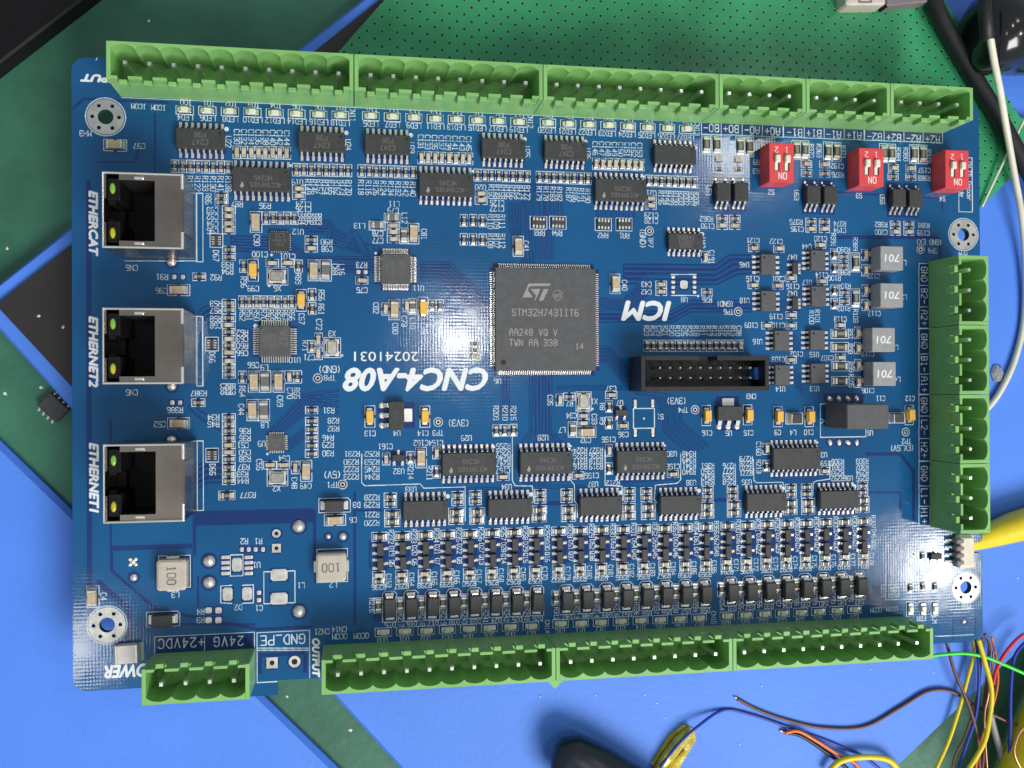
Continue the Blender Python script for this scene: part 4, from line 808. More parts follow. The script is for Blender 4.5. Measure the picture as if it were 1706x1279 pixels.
for t_, u, v, o in (('U22', 380.5, 236, 'd'), ('U24', 580, 241, 'd'), ('U23', 686, 246, 'd'), ('U25', 878.5, 252.5, 'd'), ('U26', 979.5, 256, 'd'), ('CN11', 587.5, 190, 'd'), ('CN12', 883.5, 201, 'd'), ('CN13', 1161.5, 214, 'd'),
                    ('U19', 495.5, 303, '180'), ('U20', 800.5, 311.5, '180'), ('U21', 1085, 321.5, '180'), ('C124', 505.5, 340, '180'), ('C126', 505.5, 348.5, '180'), ('C125', 828, 338, '180'), ('C127', 828, 347.5, '180'), ('C129', 1085, 358.5, '180'), ('C128', 1085, 368, '180'),
                    ('R87', 395, 340, '180'), ('R95', 441.5, 342.5, '180'), ('R86', 347, 331, 'd'), ('C93', 354, 350, '180'), ('C92', 354, 361, '180'), ('C94', 354, 373, '180'), ('C95', 354, 384, '180'), ('D67', 360, 426, 'd'),
                    ('R93', 379, 441, '180'), ('R94', 379, 452, '180'), ('R92', 360, 462, '180'), ('R91', 270, 461, '180'), ('C96', 269, 484, '180'), ('C97', 232, 243, '180'), ('MH3', 142.5, 222, '180'), ('C90', 428, 400, 'd'), ('U12', 496.5, 386, '180'), ('C100', 433, 423.5, '180'), ('C101', 479, 427, '180'),
                    ('R96', 406, 470, 'd'), ('C99', 422, 480.5, '180'), ('X6', 462, 480, '180'), ('R89', 497, 464, 'd'), ('C88', 558, 448.5, 'd'), ('L16', 569, 449, 'd'), ('R90', 544, 403, '180'), ('C98', 545, 414.5, '180'), ('R84', 503, 365, 'd'), ('R85', 512.5, 365, 'd'), ('R88', 521.5, 365, 'd'), ('R83', 531, 365, 'd'),
                    ('L11', 656.5, 339.5, '180'), ('C79', 655, 350.5, '180'), ('L12', 674, 363, 'd'), ('L13', 599, 376, '180'), ('C78', 629.5, 388.5, '180'), ('C77', 629.5, 400.5, '180'), ('C81', 706.5, 390, 'd'), ('R73', 602.5, 441.5, '180'), ('C75', 603, 483, '180'), ('U11', 697, 480, '180'),
                    ('R111', 837, 369, 'd'), ('R109', 827, 369, 'd'), ('R110', 817, 369, 'd'), ('R112', 837, 401, 'd'), ('R107', 827, 401, 'd'), ('R108', 817, 401, 'd'), ('C41', 876.5, 410, 'd'), ('RA3', 899, 388, '180'), ('RA4', 928, 388, '180'), ('RA2', 1004.5, 392, '180'), ('RA1', 1040, 392.5, '180'), ('TP7', 1084, 403.5, 'd'),
                    ('U40', 1171, 404, 'd'), ('C191', 1186, 428, 'd'), ('C40', 1040.5, 475, 'd'), ('C43', 1077, 473.5, '180'), ('C42', 1077, 486, '180'), ('U8', 1140, 499, '180'), ('R26', 1178, 499.5, '180'), ('TP6', 1213.5, 519.5, '180'), ('U46', 1240, 441, '180'), ('U18', 1240.5, 500.5, '180'), ('C115', 1254, 464, '180'), ('C201', 1297, 464, '180'),
                    ('C116', 1320.5, 477, '180'), ('U47', 1319.5, 428, '180'), ('U42', 1320, 489, '180'), ('C121', 1254.5, 400.5, '180'), ('C122', 1293, 402, '180'), ('U44', 1344, 410.5, '180'), ('C120', 1367, 397.5, '180'), ('C114', 1369, 458, '180'), ('U17', 1344.5, 470.5, '180'), ('R391', 1388.5, 399.5, 'd'), ('R390', 1405.5, 416, '180'), ('R388', 1406, 453.5, '180'),
                    ('R389', 1425, 406.5, 'd'), ('C123', 1455, 459.5, '180'), ('R106', 1390, 463, '180'), ('R104', 1406.5, 476.5, '180'), ('R102', 1406, 513.5, '180'), ('C117', 1456.5, 522, '180'), ('R103', 1425.5, 526, 'd'), ('R100', 1352, 528.5, 'd'), ('R101', 1362, 527, 'd'), ('C119', 1293, 527, '180'), ('C109', 1251.5, 541.5, '180'), ('C110', 1296.5, 542, '180'),
                    ('C113', 1400, 531.5, '180'), ('U16', 1262, 569, '180'), ('U15', 1356.5, 590.5, '180'), ('C102', 1327, 589.5, '180'), ('C103', 1296.5, 598.5, '180'), ('C107', 1378, 596, '180'), ('U14', 1300, 648, '180'), ('U13', 1357, 647.5, '180'), ('C112', 1446, 589.5, '180'), ('R97', 1417, 556, 'd'), ('R98', 1417, 581, 'd'), ('R99', 1418, 611, 'd'), ('R105', 1418, 634, 'd'),
                    ('C106', 1446, 650.5, '180'), ('L1', 1505, 437.5, '180'), ('L2', 1506, 495, '180'), ('L3', 1491.5, 579, '180'), ('L4', 1495, 632, '180'), ('TP9', 1554, 417, '180'), ('MH4', 1604, 423.5, '180'), ('S2', 1285, 320, '180'), ('S3', 1431, 326, '180'), ('S4', 1570, 331, '180'),
                    ('R362', 1177, 364.5, '180'), ('C190', 1179, 376.5, '180'), ('R375', 1326, 369.5, '180'), ('C195', 1328, 381.5, '180'), ('R374', 1399, 372.5, '180'), ('C194', 1399, 383.5, '180'), ('R382', 1468, 374, '180'), ('C200', 1468, 386.5, '180'), ('R381', 1538.5, 375.5, '180'), ('C199', 1538.5, 388, '180'), ('C189', 1265.5, 270.5, '180'), ('R363', 1265, 285, '180'),
                    ('C192', 1395, 276.5, '180'), ('R376', 1396, 291, '180'), ('C197', 1540, 283.5, '180'), ('R383', 1540, 296.5, '180'), ('R372', 1207.5, 247, 'd'), ('R368', 1219, 246, 'd'), ('R370', 1352, 251, 'd'), ('R369', 1364.5, 251, 'd'), ('R371', 1405, 253, 'd'), ('R384', 1497, 257, 'd'), ('R380', 1509, 257, 'd'), ('R379', 1547.5, 260, 'd'), ('U51', 1181, 318, 'd'), ('U53', 1327, 325, 'd'), ('U55', 1470, 332, 'd'),
                    ('R53', 359.5, 505.5, '180'), ('R57', 359.5, 517.5, '180'), ('R58', 359.5, 531, '180'), ('C68', 359.5, 542, '180'), ('R62', 403.5, 554, '180'), ('C63', 403.5, 564.5, '180'), ('R60', 403.5, 576, '180'), ('C66', 403.5, 588, '180'), ('D66', 353.5, 595, 'd'), ('R71', 508.5, 576, 'd'), ('C72', 531.5, 540.5, 'd'), ('C71', 515, 595, '180'), ('X3', 553, 555.5, '180'), ('U10', 491, 599.5, '180'),
                    ('C67', 502.5, 531, 'd'), ('R56', 535.5, 492, 'd'), ('R61', 535, 515, 'd'), ('C56', 422, 608, '180'), ('L9', 440.5, 612, '180'), ('R64', 403.5, 652, 'd'), ('C69', 466.5, 668, 'd'), ('C70', 483, 655, 'd'), ('R65', 494.5, 655, 'd'), ('C65', 372.5, 648, 'd'), ('R59', 380, 648, 'd'), ('R63', 387.5, 648, 'd'), ('C44', 402, 682, 'd'), ('L8', 441, 708, '180'), ('R34', 355.5, 695, '180'), ('R45', 355.5, 706.5, '180'),
                    ('R36', 408, 718, '180'), ('R35', 408, 730, '180'), ('C51', 404.5, 741.5, '180'), ('C50', 408, 753.5, '180'), ('R38', 408, 764.5, '180'), ('R37', 406, 778, '180'), ('R33', 404, 790, '180'), ('R44', 404.5, 801, '180'), ('R377', 413, 824.5, '180'), ('D65', 354, 782, 'd'), ('U9', 436, 739, '180'), ('C55', 432, 774, 'd'), ('C54', 473.5, 763.5, '180'), ('X2', 461, 813.5, '180'), ('C48', 490.5, 804.5, 'd'), ('C49', 509.5, 809.5, '180'),
                    ('R31', 547.5, 683.5, '180'), ('R28', 555.5, 700.5, '180'), ('R32', 555.5, 714, '180'), ('R46', 546.5, 729, '180'), ('R29', 546.5, 741, '180'), ('R30', 546.5, 755, '180'), ('TP8', 549, 629, '180'), ('TP1', 554, 807.5, '180'), ('D3', 594, 841, '180'), ('C6', 588, 866, '180'), ('R387', 331, 655, '180'), ('R386', 291.5, 683, '180'), ('C52', 266, 706.5, '180'), ('CN5', 219.5, 653.5, '180'), ('CN6', 219.5, 446, '180'),
                    ('R2', 407, 901.5, '180'), ('R1', 430.5, 901.5, '180'), ('U1', 427.5, 941, '180'), ('D2', 397, 1011.5, '180'), ('C1', 431.5, 1012.5, '180'), ('L1', 501.5, 975, '180'), ('L2', 555, 974, '180'), ('L3', 292, 990.5, '180'), ('R4', 334, 1019, '180'), ('R3', 334, 1033, '180'), ('C4', 172.5, 993.5, 'd'), ('C13', 616.5, 722, '180'), ('U4', 661, 721.5, '180'), ('C14', 704.5, 721.5, '180'), ('TP3', 729.5, 721, '180'),
                    ('C82', 626.5, 513, 'd'), ('C80', 658.5, 547, 'd'), ('C73', 673.5, 535, 'd'), ('L10', 687.5, 538.5, 'd'), ('C76', 705.5, 547.5, 'd'), ('R72', 720, 534, 'd'), ('R74', 733.5, 534, 'd'), ('U6', 829, 634.5, '180'), ('C161', 642, 743.5, '180'), ('C162', 701, 737.5, '180'), ('C154', 726, 737.5, '180'), ('U32', 664.5, 785, '180'), ('R214', 684, 786, 'd'), ('R211', 715.5, 788, 'd'), ('U29', 777, 729.5, '180'), ('U28', 904.5, 729, '180'),
                    ('R209', 826.5, 688, 'd'), ('R210', 841.5, 688, 'd'), ('R215', 855.5, 688, 'd'), ('C157', 838, 783.5, '180'), ('C156', 986, 792, '180'), ('C155', 1014, 732, '180'), ('U30', 1119, 756, '180'), ('C158', 1121, 777, '180'), ('R212', 1021, 804.5, '180'), ('U33', 684.5, 815, '180'), ('U34', 844, 811, '180'), ('U37', 988, 806.5, '180'), ('U38', 1151.5, 804, '180'), ('U35', 1244, 803, '180'), ('U36', 1413, 796.5, '180'), ('U31', 1370, 757.5, '180'),
                    ('C35', 916.5, 666.5, 'd'), ('R7', 949, 672, '180'), ('X1', 990, 668.5, '180'), ('C34', 952, 692, '180'), ('C33', 990, 698, 'd'), ('L7', 936.5, 716, '180'), ('C32', 976, 733, '180'), ('C37', 1018, 647, '180'), ('U7', 1032.5, 671, '180'), ('R8', 1003.5, 677, 'd'), ('R9', 1003.5, 701, 'd'), ('C36', 1038.5, 723.5, '180'), ('S1', 1100, 694, '180'), ('CN3', 1251.5, 660, '180'), ('TP4', 1138, 682.5, '180'),
                    ('C16', 1178, 721, '180'), ('U5', 1214, 721.5, '180'), ('C15', 1247, 721, '180'), ('C9', 1295.5, 720, '180'), ('L4', 1321, 720.5, '180'), ('C10', 1347.5, 720, '180'), ('U5', 1449, 721, '180'), ('C11', 1467, 663.5, '180'), ('C12', 1516, 663.5, '180'), ('TP2', 1510, 735, '180'), ('C160', 1264, 747, 'd'), ('R213', 1264, 777, 'd'), ('CN21', 536.5, 1052, '180'), ('CN14', 565, 1048.5, '180'), ('MH1', 1609, 1010.5, '180'),
                    ('C159', 1378, 772, '180'), ('R231', 586.5, 756, '180'), ('R230', 585, 769.5, '180'), ('R222', 585, 781.5, '180'), ('R223', 585, 794, '180'), ('R252', 619.5, 756, '180'), ('R253', 619.5, 769.5, '180'), ('R245', 619.5, 781.5, '180'), ('R244', 619.5, 794, '180'), ('R228', 619.5, 828.5, '180'), ('R229', 619.5, 841, '180'), ('R221', 619.5, 857, '180'), ('R220', 619.5, 871, '180'),
                    ('R255', 838.5, 743, '180'), ('R254', 838.5, 753, '180'), ('R246', 838.5, 763, '180'), ('R247', 838.5, 773, '180'), ('R324', 966.5, 750, '180'), ('R325', 966.5, 759, '180'), ('R317', 966.5, 768, '180'), ('R316', 966.5, 777, '180'), ('R327', 993, 750, '180'), ('R326', 993, 759, '180'), ('R318', 993, 768, '180'), ('R319', 993, 777, '180'),
                    ('R348', 1148, 756, '180'), ('R349', 1148, 766, '180'), ('R341', 1148, 776, '180'), ('R340', 1148, 786, '180'), ('R351', 1179, 776, '180'), ('R350', 1179, 785, '180'), ('R342', 1179, 794.5, '180'), ('R343', 1179, 804, '180'), ('R276', 1215, 775.5, '180'), ('R277', 1215, 784.5, '180'), ('R269', 1215, 793.5, '180'), ('R268', 1215, 802.5, '180'),
                    ('R279', 1243, 764, '180'), ('R278', 1243, 772, '180'), ('R270', 1243, 780, '180'), ('R271', 1243, 788, '180'), ('R300', 1395.5, 769, '180'), ('R301', 1395.5, 778.5, '180'), ('R293', 1395.5, 788, '180'), ('R292', 1395.5, 797, '180'), ('R303', 1436.5, 768, '180'), ('R302', 1436.5, 778, '180'), ('R294', 1436.5, 787.5, '180'), ('R295', 1436.5, 797, '180'),
                    ('LED3', 1494, 984, 'd'), ('LED2', 1484, 985, 'd'), ('LED1', 1472, 985, 'd'), ('ERR', 1535, 1030, '180'), ('ALM', 1557, 1030, 'd')): T(t_, u, v, o, 1.2)
for t_, u, v, o, h in (('(GND)', 549, 615, '180', 1.5), ('(3V3)', 764, 704.5, '180', 1.5), ('(5V)', 553.5, 790.5, '180', 1.5), ('(GND)', 1071, 397, 'd', 1.4), ('(GND)', 1208, 506, '180', 1.3), ('(3V3)', 1127, 667.5, '180', 1.5), ('(GND EX)', 1548, 403, '180', 1.3), ('(EX_5V)', 1503, 746, '180', 1.35),
                       ('ICOM', 231, 177, '180', 1.1), ('ICOM', 264, 179, '180', 1.1), ('OCOM', 566, 1060, '180', 1.2), ('OCOM', 602, 1059, '180', 1.2), ('OCOM', 1459.5, 1016, '180', 1.1), ('OCOM', 1486, 1014.5, '180', 1.1)): T(t_, u, v, o, h)
labels(['R23', 'R24', 'C39', 'R21', 'R20', 'R10', 'R25', 'R22', 'R18', 'R11', 'R17', 'R12', 'R16', 'R15', 'R13', 'C38'], (1077, 551), (1231, 551), 'd', 1.2)
labels(['R52', 'R51', 'R50', 'R70', 'R69', 'R68', 'R67', 'R66'], (404, 525), (486, 525), 'd', 1.2)
# output channel legends
g3 = lambda names, A, B, ori, h: labels(names, A, B, ori, h)
RN = [['R232', 'R233', 'R234', 'R235', 'R256', 'R257', 'R258', 'R259'], ['R328', 'R329', 'R330', 'R331', 'R352', 'R353', 'R354', 'R355'], ['R280', 'R281', 'R282', 'R283', 'R304', 'R305', 'R306', 'R307']]
DN = [['D19', 'D20', 'D21', 'D22', 'D27', 'D28', 'D29', 'D30'], ['D51', 'D52', 'D53', 'D54', 'D59', 'D60', 'D61', 'D62'], ['D35', 'D36', 'D37', 'D38', 'D43', 'D44', 'D45', 'D46']]
QN = [['Q5', 'Q6', 'Q7', 'Q8', 'Q13', 'Q14', 'Q15', 'Q16'], ['Q37', 'Q38', 'Q39', 'Q40', 'Q45', 'Q46', 'Q47', 'Q48'], ['Q21', 'Q22', 'Q23', 'Q24', 'Q29', 'Q30', 'Q31', 'Q32']]
CN = [['C%d' % i for i in range(163, 171)], ['C%d' % i for i in range(179, 187)], ['C%d' % i for i in range(171, 179)]]
RB = [['R236', 'R237', 'R238', 'R239', 'R260', 'R261', 'R262', 'R263'], ['R332', 'R333', 'R334', 'R335', 'R356', 'R357', 'R358', 'R359'], ['R284', 'R285', 'R286', 'R287', 'R308', 'R309', 'R310', 'R311']]
DB = [['D15', 'D16', 'D17', 'D18', 'D23', 'D24', 'D25', 'D26'], ['D47', 'D48', 'D49', 'D50', 'D55', 'D56', 'D57', 'D58'], ['D31', 'D32', 'D33', 'D34', 'D39', 'D40', 'D41', 'D42']]
RS = [['R216', 'R217', 'R218', 'R219', 'R240', 'R241', 'R242', 'R243'], ['R312', 'R313', 'R314', 'R315', 'R336', 'R337', 'R338', 'R339'], ['R264', 'R265', 'R266', 'R267', 'R288', 'R289', 'R290', 'R291']]
for g, (u0, v0, u1, v1) in enumerate(((632, 894, 892.8, 885.7), (931, 884.7, 1175.8, 878), (1212, 876, 1438.6, 868.4))):
    k = (1, .96, .91)[g]
    labels(RN[g], (u0 + 19.5 * k, v0), (u1 + 18.5 * k, v1 + 1), 'd', 1.15); labels(DN[g], (u0 + 21 * k, v0 + 24 * k), (u1 + 19 * k, v1 + 23 * k), 'd', 1.1); labels(QN[g], (u0 + 21 * k, v0 + 44 * k), (u1 + 19 * k, v1 + 42 * k), 'd', 1.1)
    labels(CN[g], (u0 + 16 * k, v0 + 73 * k), (u1 + 15 * k, v1 + 69 * k), 'd', 1.1); labels(RB[g], (u0 - 1, v0 + 84 * k), (u1 - 1, v1 + 82 * k), '180', 1.15)
for g, (u0, v0, u1, v1) in enumerate(((650, 1041, 896, 1030.5), (945, 1028, 1175, 1017), (1219, 1013.5, 1432, 1002))): labels(DB[g], (u0, v0), (u1, v1), '180', 1.15)
for g, (u0, v0, u1, v1) in enumerate(((620, 1006, 878, 1023), (927, 1022, 1158, 1008), (1203, 1006, 1418, 993))):
    if g == 0: T('R216', 620, 1008, 'd', 1.15); labels(RS[0][1:], (668, 1033), (878, 1023), 'd', 1.1)
    else: labels(RS[g], (u0, v0), (u1, v1), 'd', 1.1)
for g, (u0, v0, u1, v1) in enumerate(((637, 1066, 884, 1055), (933, 1051, 1165, 1040), (1210, 1038, 1423, 1027))): labels(['O%d%d' % (g, i) for i in range(8)], (u0, v0), (u1, v1), '180', 1.1)
T('CN14', 912, 1044, 'd', 1.1); T('CN15', 1189, 1029, 'd', 1.1)
# boxed terminal names
us = [1168.5, 1201.5, 1236.5, 1270, 1305, 1340, 1373, 1406.5, 1440, 1473, 1506, 1538, 1570]; vb = lambda u: 223 + (u - 1168.5) * .0374
L([(1168.5, vb(1168.5)), (1570, vb(1570))])
for u in us: L([(u, vb(u)), (u, vb(u) - 20)], .3 if u in (1305, 1440) else .16)
for t_, u, v in (('B0-', 1185, 213), ('B0+', 1218, 214.5), ('A0-', 1253, 216.5), ('A0+', 1287, 218.5), ('B1-', 1324, 220.5), ('B1+', 1356, 222), ('A1-', 1389, 224), ('A1+', 1423, 225.5), ('B2-', 1457, 227.5), ('B2+', 1489, 229), ('A2-', 1522, 230.5), ('A2+', 1554, 232)): T(t_, u, v, '180', 1.75, .80)
L([(1531, 438.8), (1531, 876)]); L([(1549.3, 438.8), (1549.3, 876)])
vs_ = [438.8, 475, 511, 547, 589.5, 623, 657, 693, 730.5, 768, 809.5, 843, 875.5]
for i, v in enumerate(vs_): L([(1531, v), (1549.3, v)], .32 if i in (3, 6, 9) else .16)
for i, t_ in enumerate(('GND', 'B2-', 'A2+', 'GND', 'B1-', 'A1+', 'GND', 'L2-', 'H2+', 'GND', 'L1-', 'H1+')): T(t_, 1540, (vs_[i] + vs_[i + 1]) / 2, 'd', 1.65, .84)
BOX(257.5, 1060.5, 424, 1088); L([(341, 1060.5), (341, 1083)]); T('+24VDC', 302, 1071, '180', 2.0, .85); T('24VG', 381, 1068, '180', 2.0, .85)
T('GND_PE', 471, 1065.5, '180', 2.1, .80); BOX(428, 1054, 516, 1132, .2); L([(428, 1079.5), (516, 1079.5)], .2); L([(428, 1083), (516, 1083)], .2)
for u0, v0, u1, v1 in ((327.6, 321.4, 338.3, 436), (327.8, 527, 338, 643), (328.5, 734.5, 339, 850)): BOX(u0, v0, u1, v1, .2)
L([(208, 434.5), (327.6, 434.5)], .18)
BOX(1366.4, 672.8, 1442.6, 727.3, .2); L([(1368, 698), (1374, 701), (1368, 705)], .2); BOX(1055.3, 680.5, 1090.3, 713, .2); DOT(1073, 697, .25)
L([(1118, 457), (1160, 457)], .2); L([(1118, 492), (1160, 492)], .2); BOX(383.5, 924.5, 405, 959, .2); BOX(439.5, 952.5, 491.5, 1003.5, .2)
L([(368, 976), (386, 975)], .2); L([(368, 976), (368, 1004), (386, 1005)], .2); L([(404, 975), (422, 974), (422, 1004), (404, 1005)], .2)
L([(176, 70), (160, 100)], .2); L([(203, 162), (1195, 205)], .16)
for pts in ([(602.5, 756), (602.5, 804), (608, 809), (700, 806), (706, 813), (775, 811), (775, 868)], [(853.5, 724), (853.5, 800), (858, 809), (887, 809.5), (889, 834), (884, 841)], [(953, 749), (951, 800), (957, 808), (957, 834), (962, 841), (962, 862)],
            [(1008, 749), (1008, 808), (1036, 810), (1038, 832), (1034, 836)], [(1134, 756), (1134, 799), (1128, 805), (1092, 808), (1090, 832), (1095, 838)], [(1255, 765), (1256, 800), (1260, 804), (1304, 803), (1306, 810)], [(1382.5, 768), (1382.5, 798), (1360, 801), (1355, 804), (1354, 825)]): L(pts, .2)
L([(1475, 999), (1558, 996)], .2); L([(1475, 955), (1475, 999)], .16); L([(1585, 1015.5), (1622, 1013.5)], .18); L([(1558, 1060), (1622, 1057)], .18)
BOX(1597, 262, 1620, 353, .18); T('ON TTL Encoder', 1614.5, 302, 'd', 1.15, .62); T('OFF Encoder', 1602.5, 305, 'd', 1.15, .62)
for u, v in ((377.5, 214.8), (577, 221), (684.5, 225), (874, 231.8), (975.5, 236), (1158, 246), (746, 826.5), (884.5, 823.5), (1034, 820.5), (1164.5, 817.5), (1304.5, 813.5), (1423.5, 810), (832, 621), (1170, 390), (426, 543)): DOT(u, v, .5)
for u, v in ((484, 275.5), (787.5, 285), (1072, 294), (823, 744.5), (950.5, 743), (1107.5, 742), (1361.5, 737), (448.5, 476), (570, 592), (445.5, 756), (452.5, 424.5), (452, 417), (1163, 493), (987, 681), (626, 421.5)): DOT(u, v, .28)

DR(1168.5, 200, 1305, 226); DR(1305, 204, 1440, 230); DR(1440, 208, 1570, 235); DR(1531, 438, 1549, 876); DR(257.5, 1061, 424, 1090)
# copper: plane edges, clearances and the routes one can follow
def DB_(pts, w_): DARK.line([at(u, v) for u, v in pts], w_)
DR(143, 300, 154, 1046); DR(182, 700, 186.5, 950); DR(321, 851, 521, 870); DR(321, 870, 327, 925); DR(186, 909, 320, 913); DR(521, 850, 527, 935)
DB_([(122, 180), (140, 164), (280, 171)], .5); DB_([(186, 950), (260, 1015), (428, 1048), (520, 1044)], .7); DB_([(591, 820), (591, 1040)], .7); DB_([(590, 850), (650, 850)], .5); DB_([(186, 915), (186, 950)], .6)
DB_([(160, 270), (225, 270), (232, 245)], .4); DB_([(258, 190), (258, 300)], .4); DB_([(165, 970), (215, 1015), (215, 1070)], 1.2); DB_([(330, 1010), (330, 960)], .5); DB_([(300, 1040), (424, 1040)], .5)
DB_([(1445, 756), (1500, 756), (1522, 785), (1522, 865)], .9); DB_([(1500, 820), (1500, 960)], .6); DB_([(1445, 820), (1500, 820)], .5); DB_([(1395, 395), (1560, 395), (1566, 400), (1566, 438)], .9); DB_([(1150, 340), (1150, 290)], .3); DB_([(1390, 320), (1570, 330), (1570, 350)], .5)
DB_([(900, 838), (943, 838)], 1.0); DB_([(1180, 834), (1220, 832)], .9); DB_([(1588, 1010), (1588, 1064)], .4); DB_([(1480, 900), (1480, 1000)], .4); DB_([(1625, 1014), (1625, 1055)], .4)
DB_([(1585, 960), (1585, 930), (1600, 925)], .5); DB_([(1530, 895), (1575, 897)], .5)
DR(430, 1088, 436, 1122); DR(436, 1088, 508, 1091); DR(505, 1090, 511, 1120)
BUN([(702, 438), (750, 438), (816, 504)], [(0, 5.2), (-3.6, 5.2), (-1, 5.8)], 6, .28, .24)
BUN([(484, 405), (520, 428), (625, 430)], (0, 5.5), 5, .28, .22); BUN([(500, 368), (548, 368), (562, 384), (630, 415)], [(0, 5), (0, 5), (-4, 5), (0, 3.8)], 5)
BUN([(884, 628), (884, 718), (869, 737)], [(5.6, 0), (5.6, 0), (11, 0)], 7, .30, .22)
BUN([(836, 628), (836, 675), (827, 700)], [(5.5, 0), (5.5, 0), (14, 0)], 3); BUN([(872, 300), (872, 430)], (6.1, 0), 9); BUN([(896, 300), (896, 358)], (8, 0), 6)
BUN([(1000, 498), (1040, 498), (1078, 458), (1118, 458)], [(0, 4), (1.5, 4), (3, 4), (0, 5)], 6); BUN([(1042, 443), (1193, 445), (1215, 428), (1250, 428)], [(0, 8.5), (0, 8.5), (4, 8.5), (0, 8)], 4, .4, .5)
BUN([(1000, 520), (1120, 520), (1150, 503), (1250, 503)], (0, 7), 3, .3, .35); BUN([(998, 578), (1012, 578), (1050, 616)], [(0, 6), (0, 6), (-2, 6)], 5, .3, .24)
BUN([(1058, 654), (1092, 658), (1106, 690), (1106, 718), (1150, 758)], [(9, 0), (7, 1), (7, -2), (7, -4), (7, -4)], 5, .28, .22)
BUN([(930, 644), (1060, 644)], (0, 3.5), 2); BUN([(1160, 560), (1215, 560), (1240, 590), (1280, 592)], (0, 6), 4)
BUN([(1320, 440), (1337, 425)], (0, 8), 4, .3); BUN([(1300, 505), (1337, 482)], (0, 8), 4, .3); BUN([(1320, 556), (1337, 575)], (0, 8), 4, .3); BUN([(1320, 612), (1337, 632)], (0, 8), 4, .3)
BUN([(452, 716), (505, 658), (562, 650)], [(5, 0), (6, 4), (0, 9)], 5, .28, .22); BUN([(480, 735), (505, 715)], (0, 5), 4)
BUN([(388, 395), (450, 398)], (0, 5), 5, .3, .4); BUN([(388, 545), (423, 552)], (0, 6), 7); BUN([(328, 780), (345, 770), (372, 770)], (0, 10), 4, .5, .4); BUN([(330, 690), (345, 700), (372, 715)], (-6, -6), 3, .5, .4)
BUN([(320, 540), (340, 515), (372, 505)], (4, 8), 3, .5, .4); BUN([(995, 300), (995, 360)], (7.6, 0), 9); BUN([(1195, 345), (1195, 362)], (7, 0), 5); BUN([(1165, 225), (1165, 330), (1180, 345)], (6, 0), 3)
BUN([(555, 395), (575, 400), (590, 380), (605, 410), (630, 412)], (0, 5), 3); BUN([(850, 340), (850, 380), (870, 420), (870, 440)], (5, 0), 5)
BUN([(740, 806), (760, 815), (860, 812)], (8, 3), 3); BUN([(1290, 796), (1310, 800), (1380, 795)], (8, 2), 4); BUN([(870, 800), (880, 812), (950, 810)], (8, 0), 5); BUN([(1030, 798), (1040, 806), (1120, 800)], (8, 1), 5)
for g, (u0, v0, u1, v1) in enumerate(((632, 894, 892.8, 885.7), (931, 884.7, 1175.8, 878), (1212, 876, 1438.6, 868.4))):
    DARK.rect(at(u0 - 18, 900)[0], at(u1 + 8, 900)[0], at(u0, v0 + 52)[1], at(u0, v0 + 6)[1])
    DARK.rect(at(u0 - 10, 1000)[0], at(u1 + 10, 1000)[0], at(u0, v0 + 140)[1], at(u0, v0 + 98)[1])
    for i in range(8):
        u = u0 + (u1 - u0) * i / 7; v = v0 + (v1 - v0) * i / 7; TR([(u + 8, v + 46), (u + 16, v + 36), (u + 16, v + 22)], .3, .05); TR([(u - 10, v + 16), (u - 14, v + 25), (u - 14, v + 45), (u - 8, v + 55)], .22, .05)
for pts, w_, gap in TRACES: DARK.line(pts, w_ + 2 * gap)
for pts, w_, gap in TRACES: DARK.line(pts, w_, False)
for pts, w_, gap in TRACES[::3]: DARK.disc(*pts[0], .45); DARK.disc(*pts[0], .30, False)
for hx, hy in HOLES: DARK.disc(hx, hy, 4.0, False); SILK.disc(hx, hy, 3.86, False)
for hx, hy in HOLES:
    SILK.line([(hx + 4.12 * math.cos(a), hy + 4.12 * math.sin(a)) for a in np.linspace(0, 2 * math.pi, 60)], .2)
for R_ in (SILK, DARK): R_.rect(NX0 - .3, BX1, NY0 - .4, NY1 + .4, False); R_.rect(BX0, TX0, BY0 - 1, BY0 + .1, False); R_.rect(TX1, BX1, BY0 - 1, BY0 + .1, False)
part('bare_laminate', DARK.mesh('bare_laminate', .006, 'mask_dark'), label='darker blue lines where no copper lies under the varnish', kind='stuff')
part('printed_legend', SILK.mesh('printed_legend', .014, 'silk'), label='white printed component names and frames', kind='stuff')
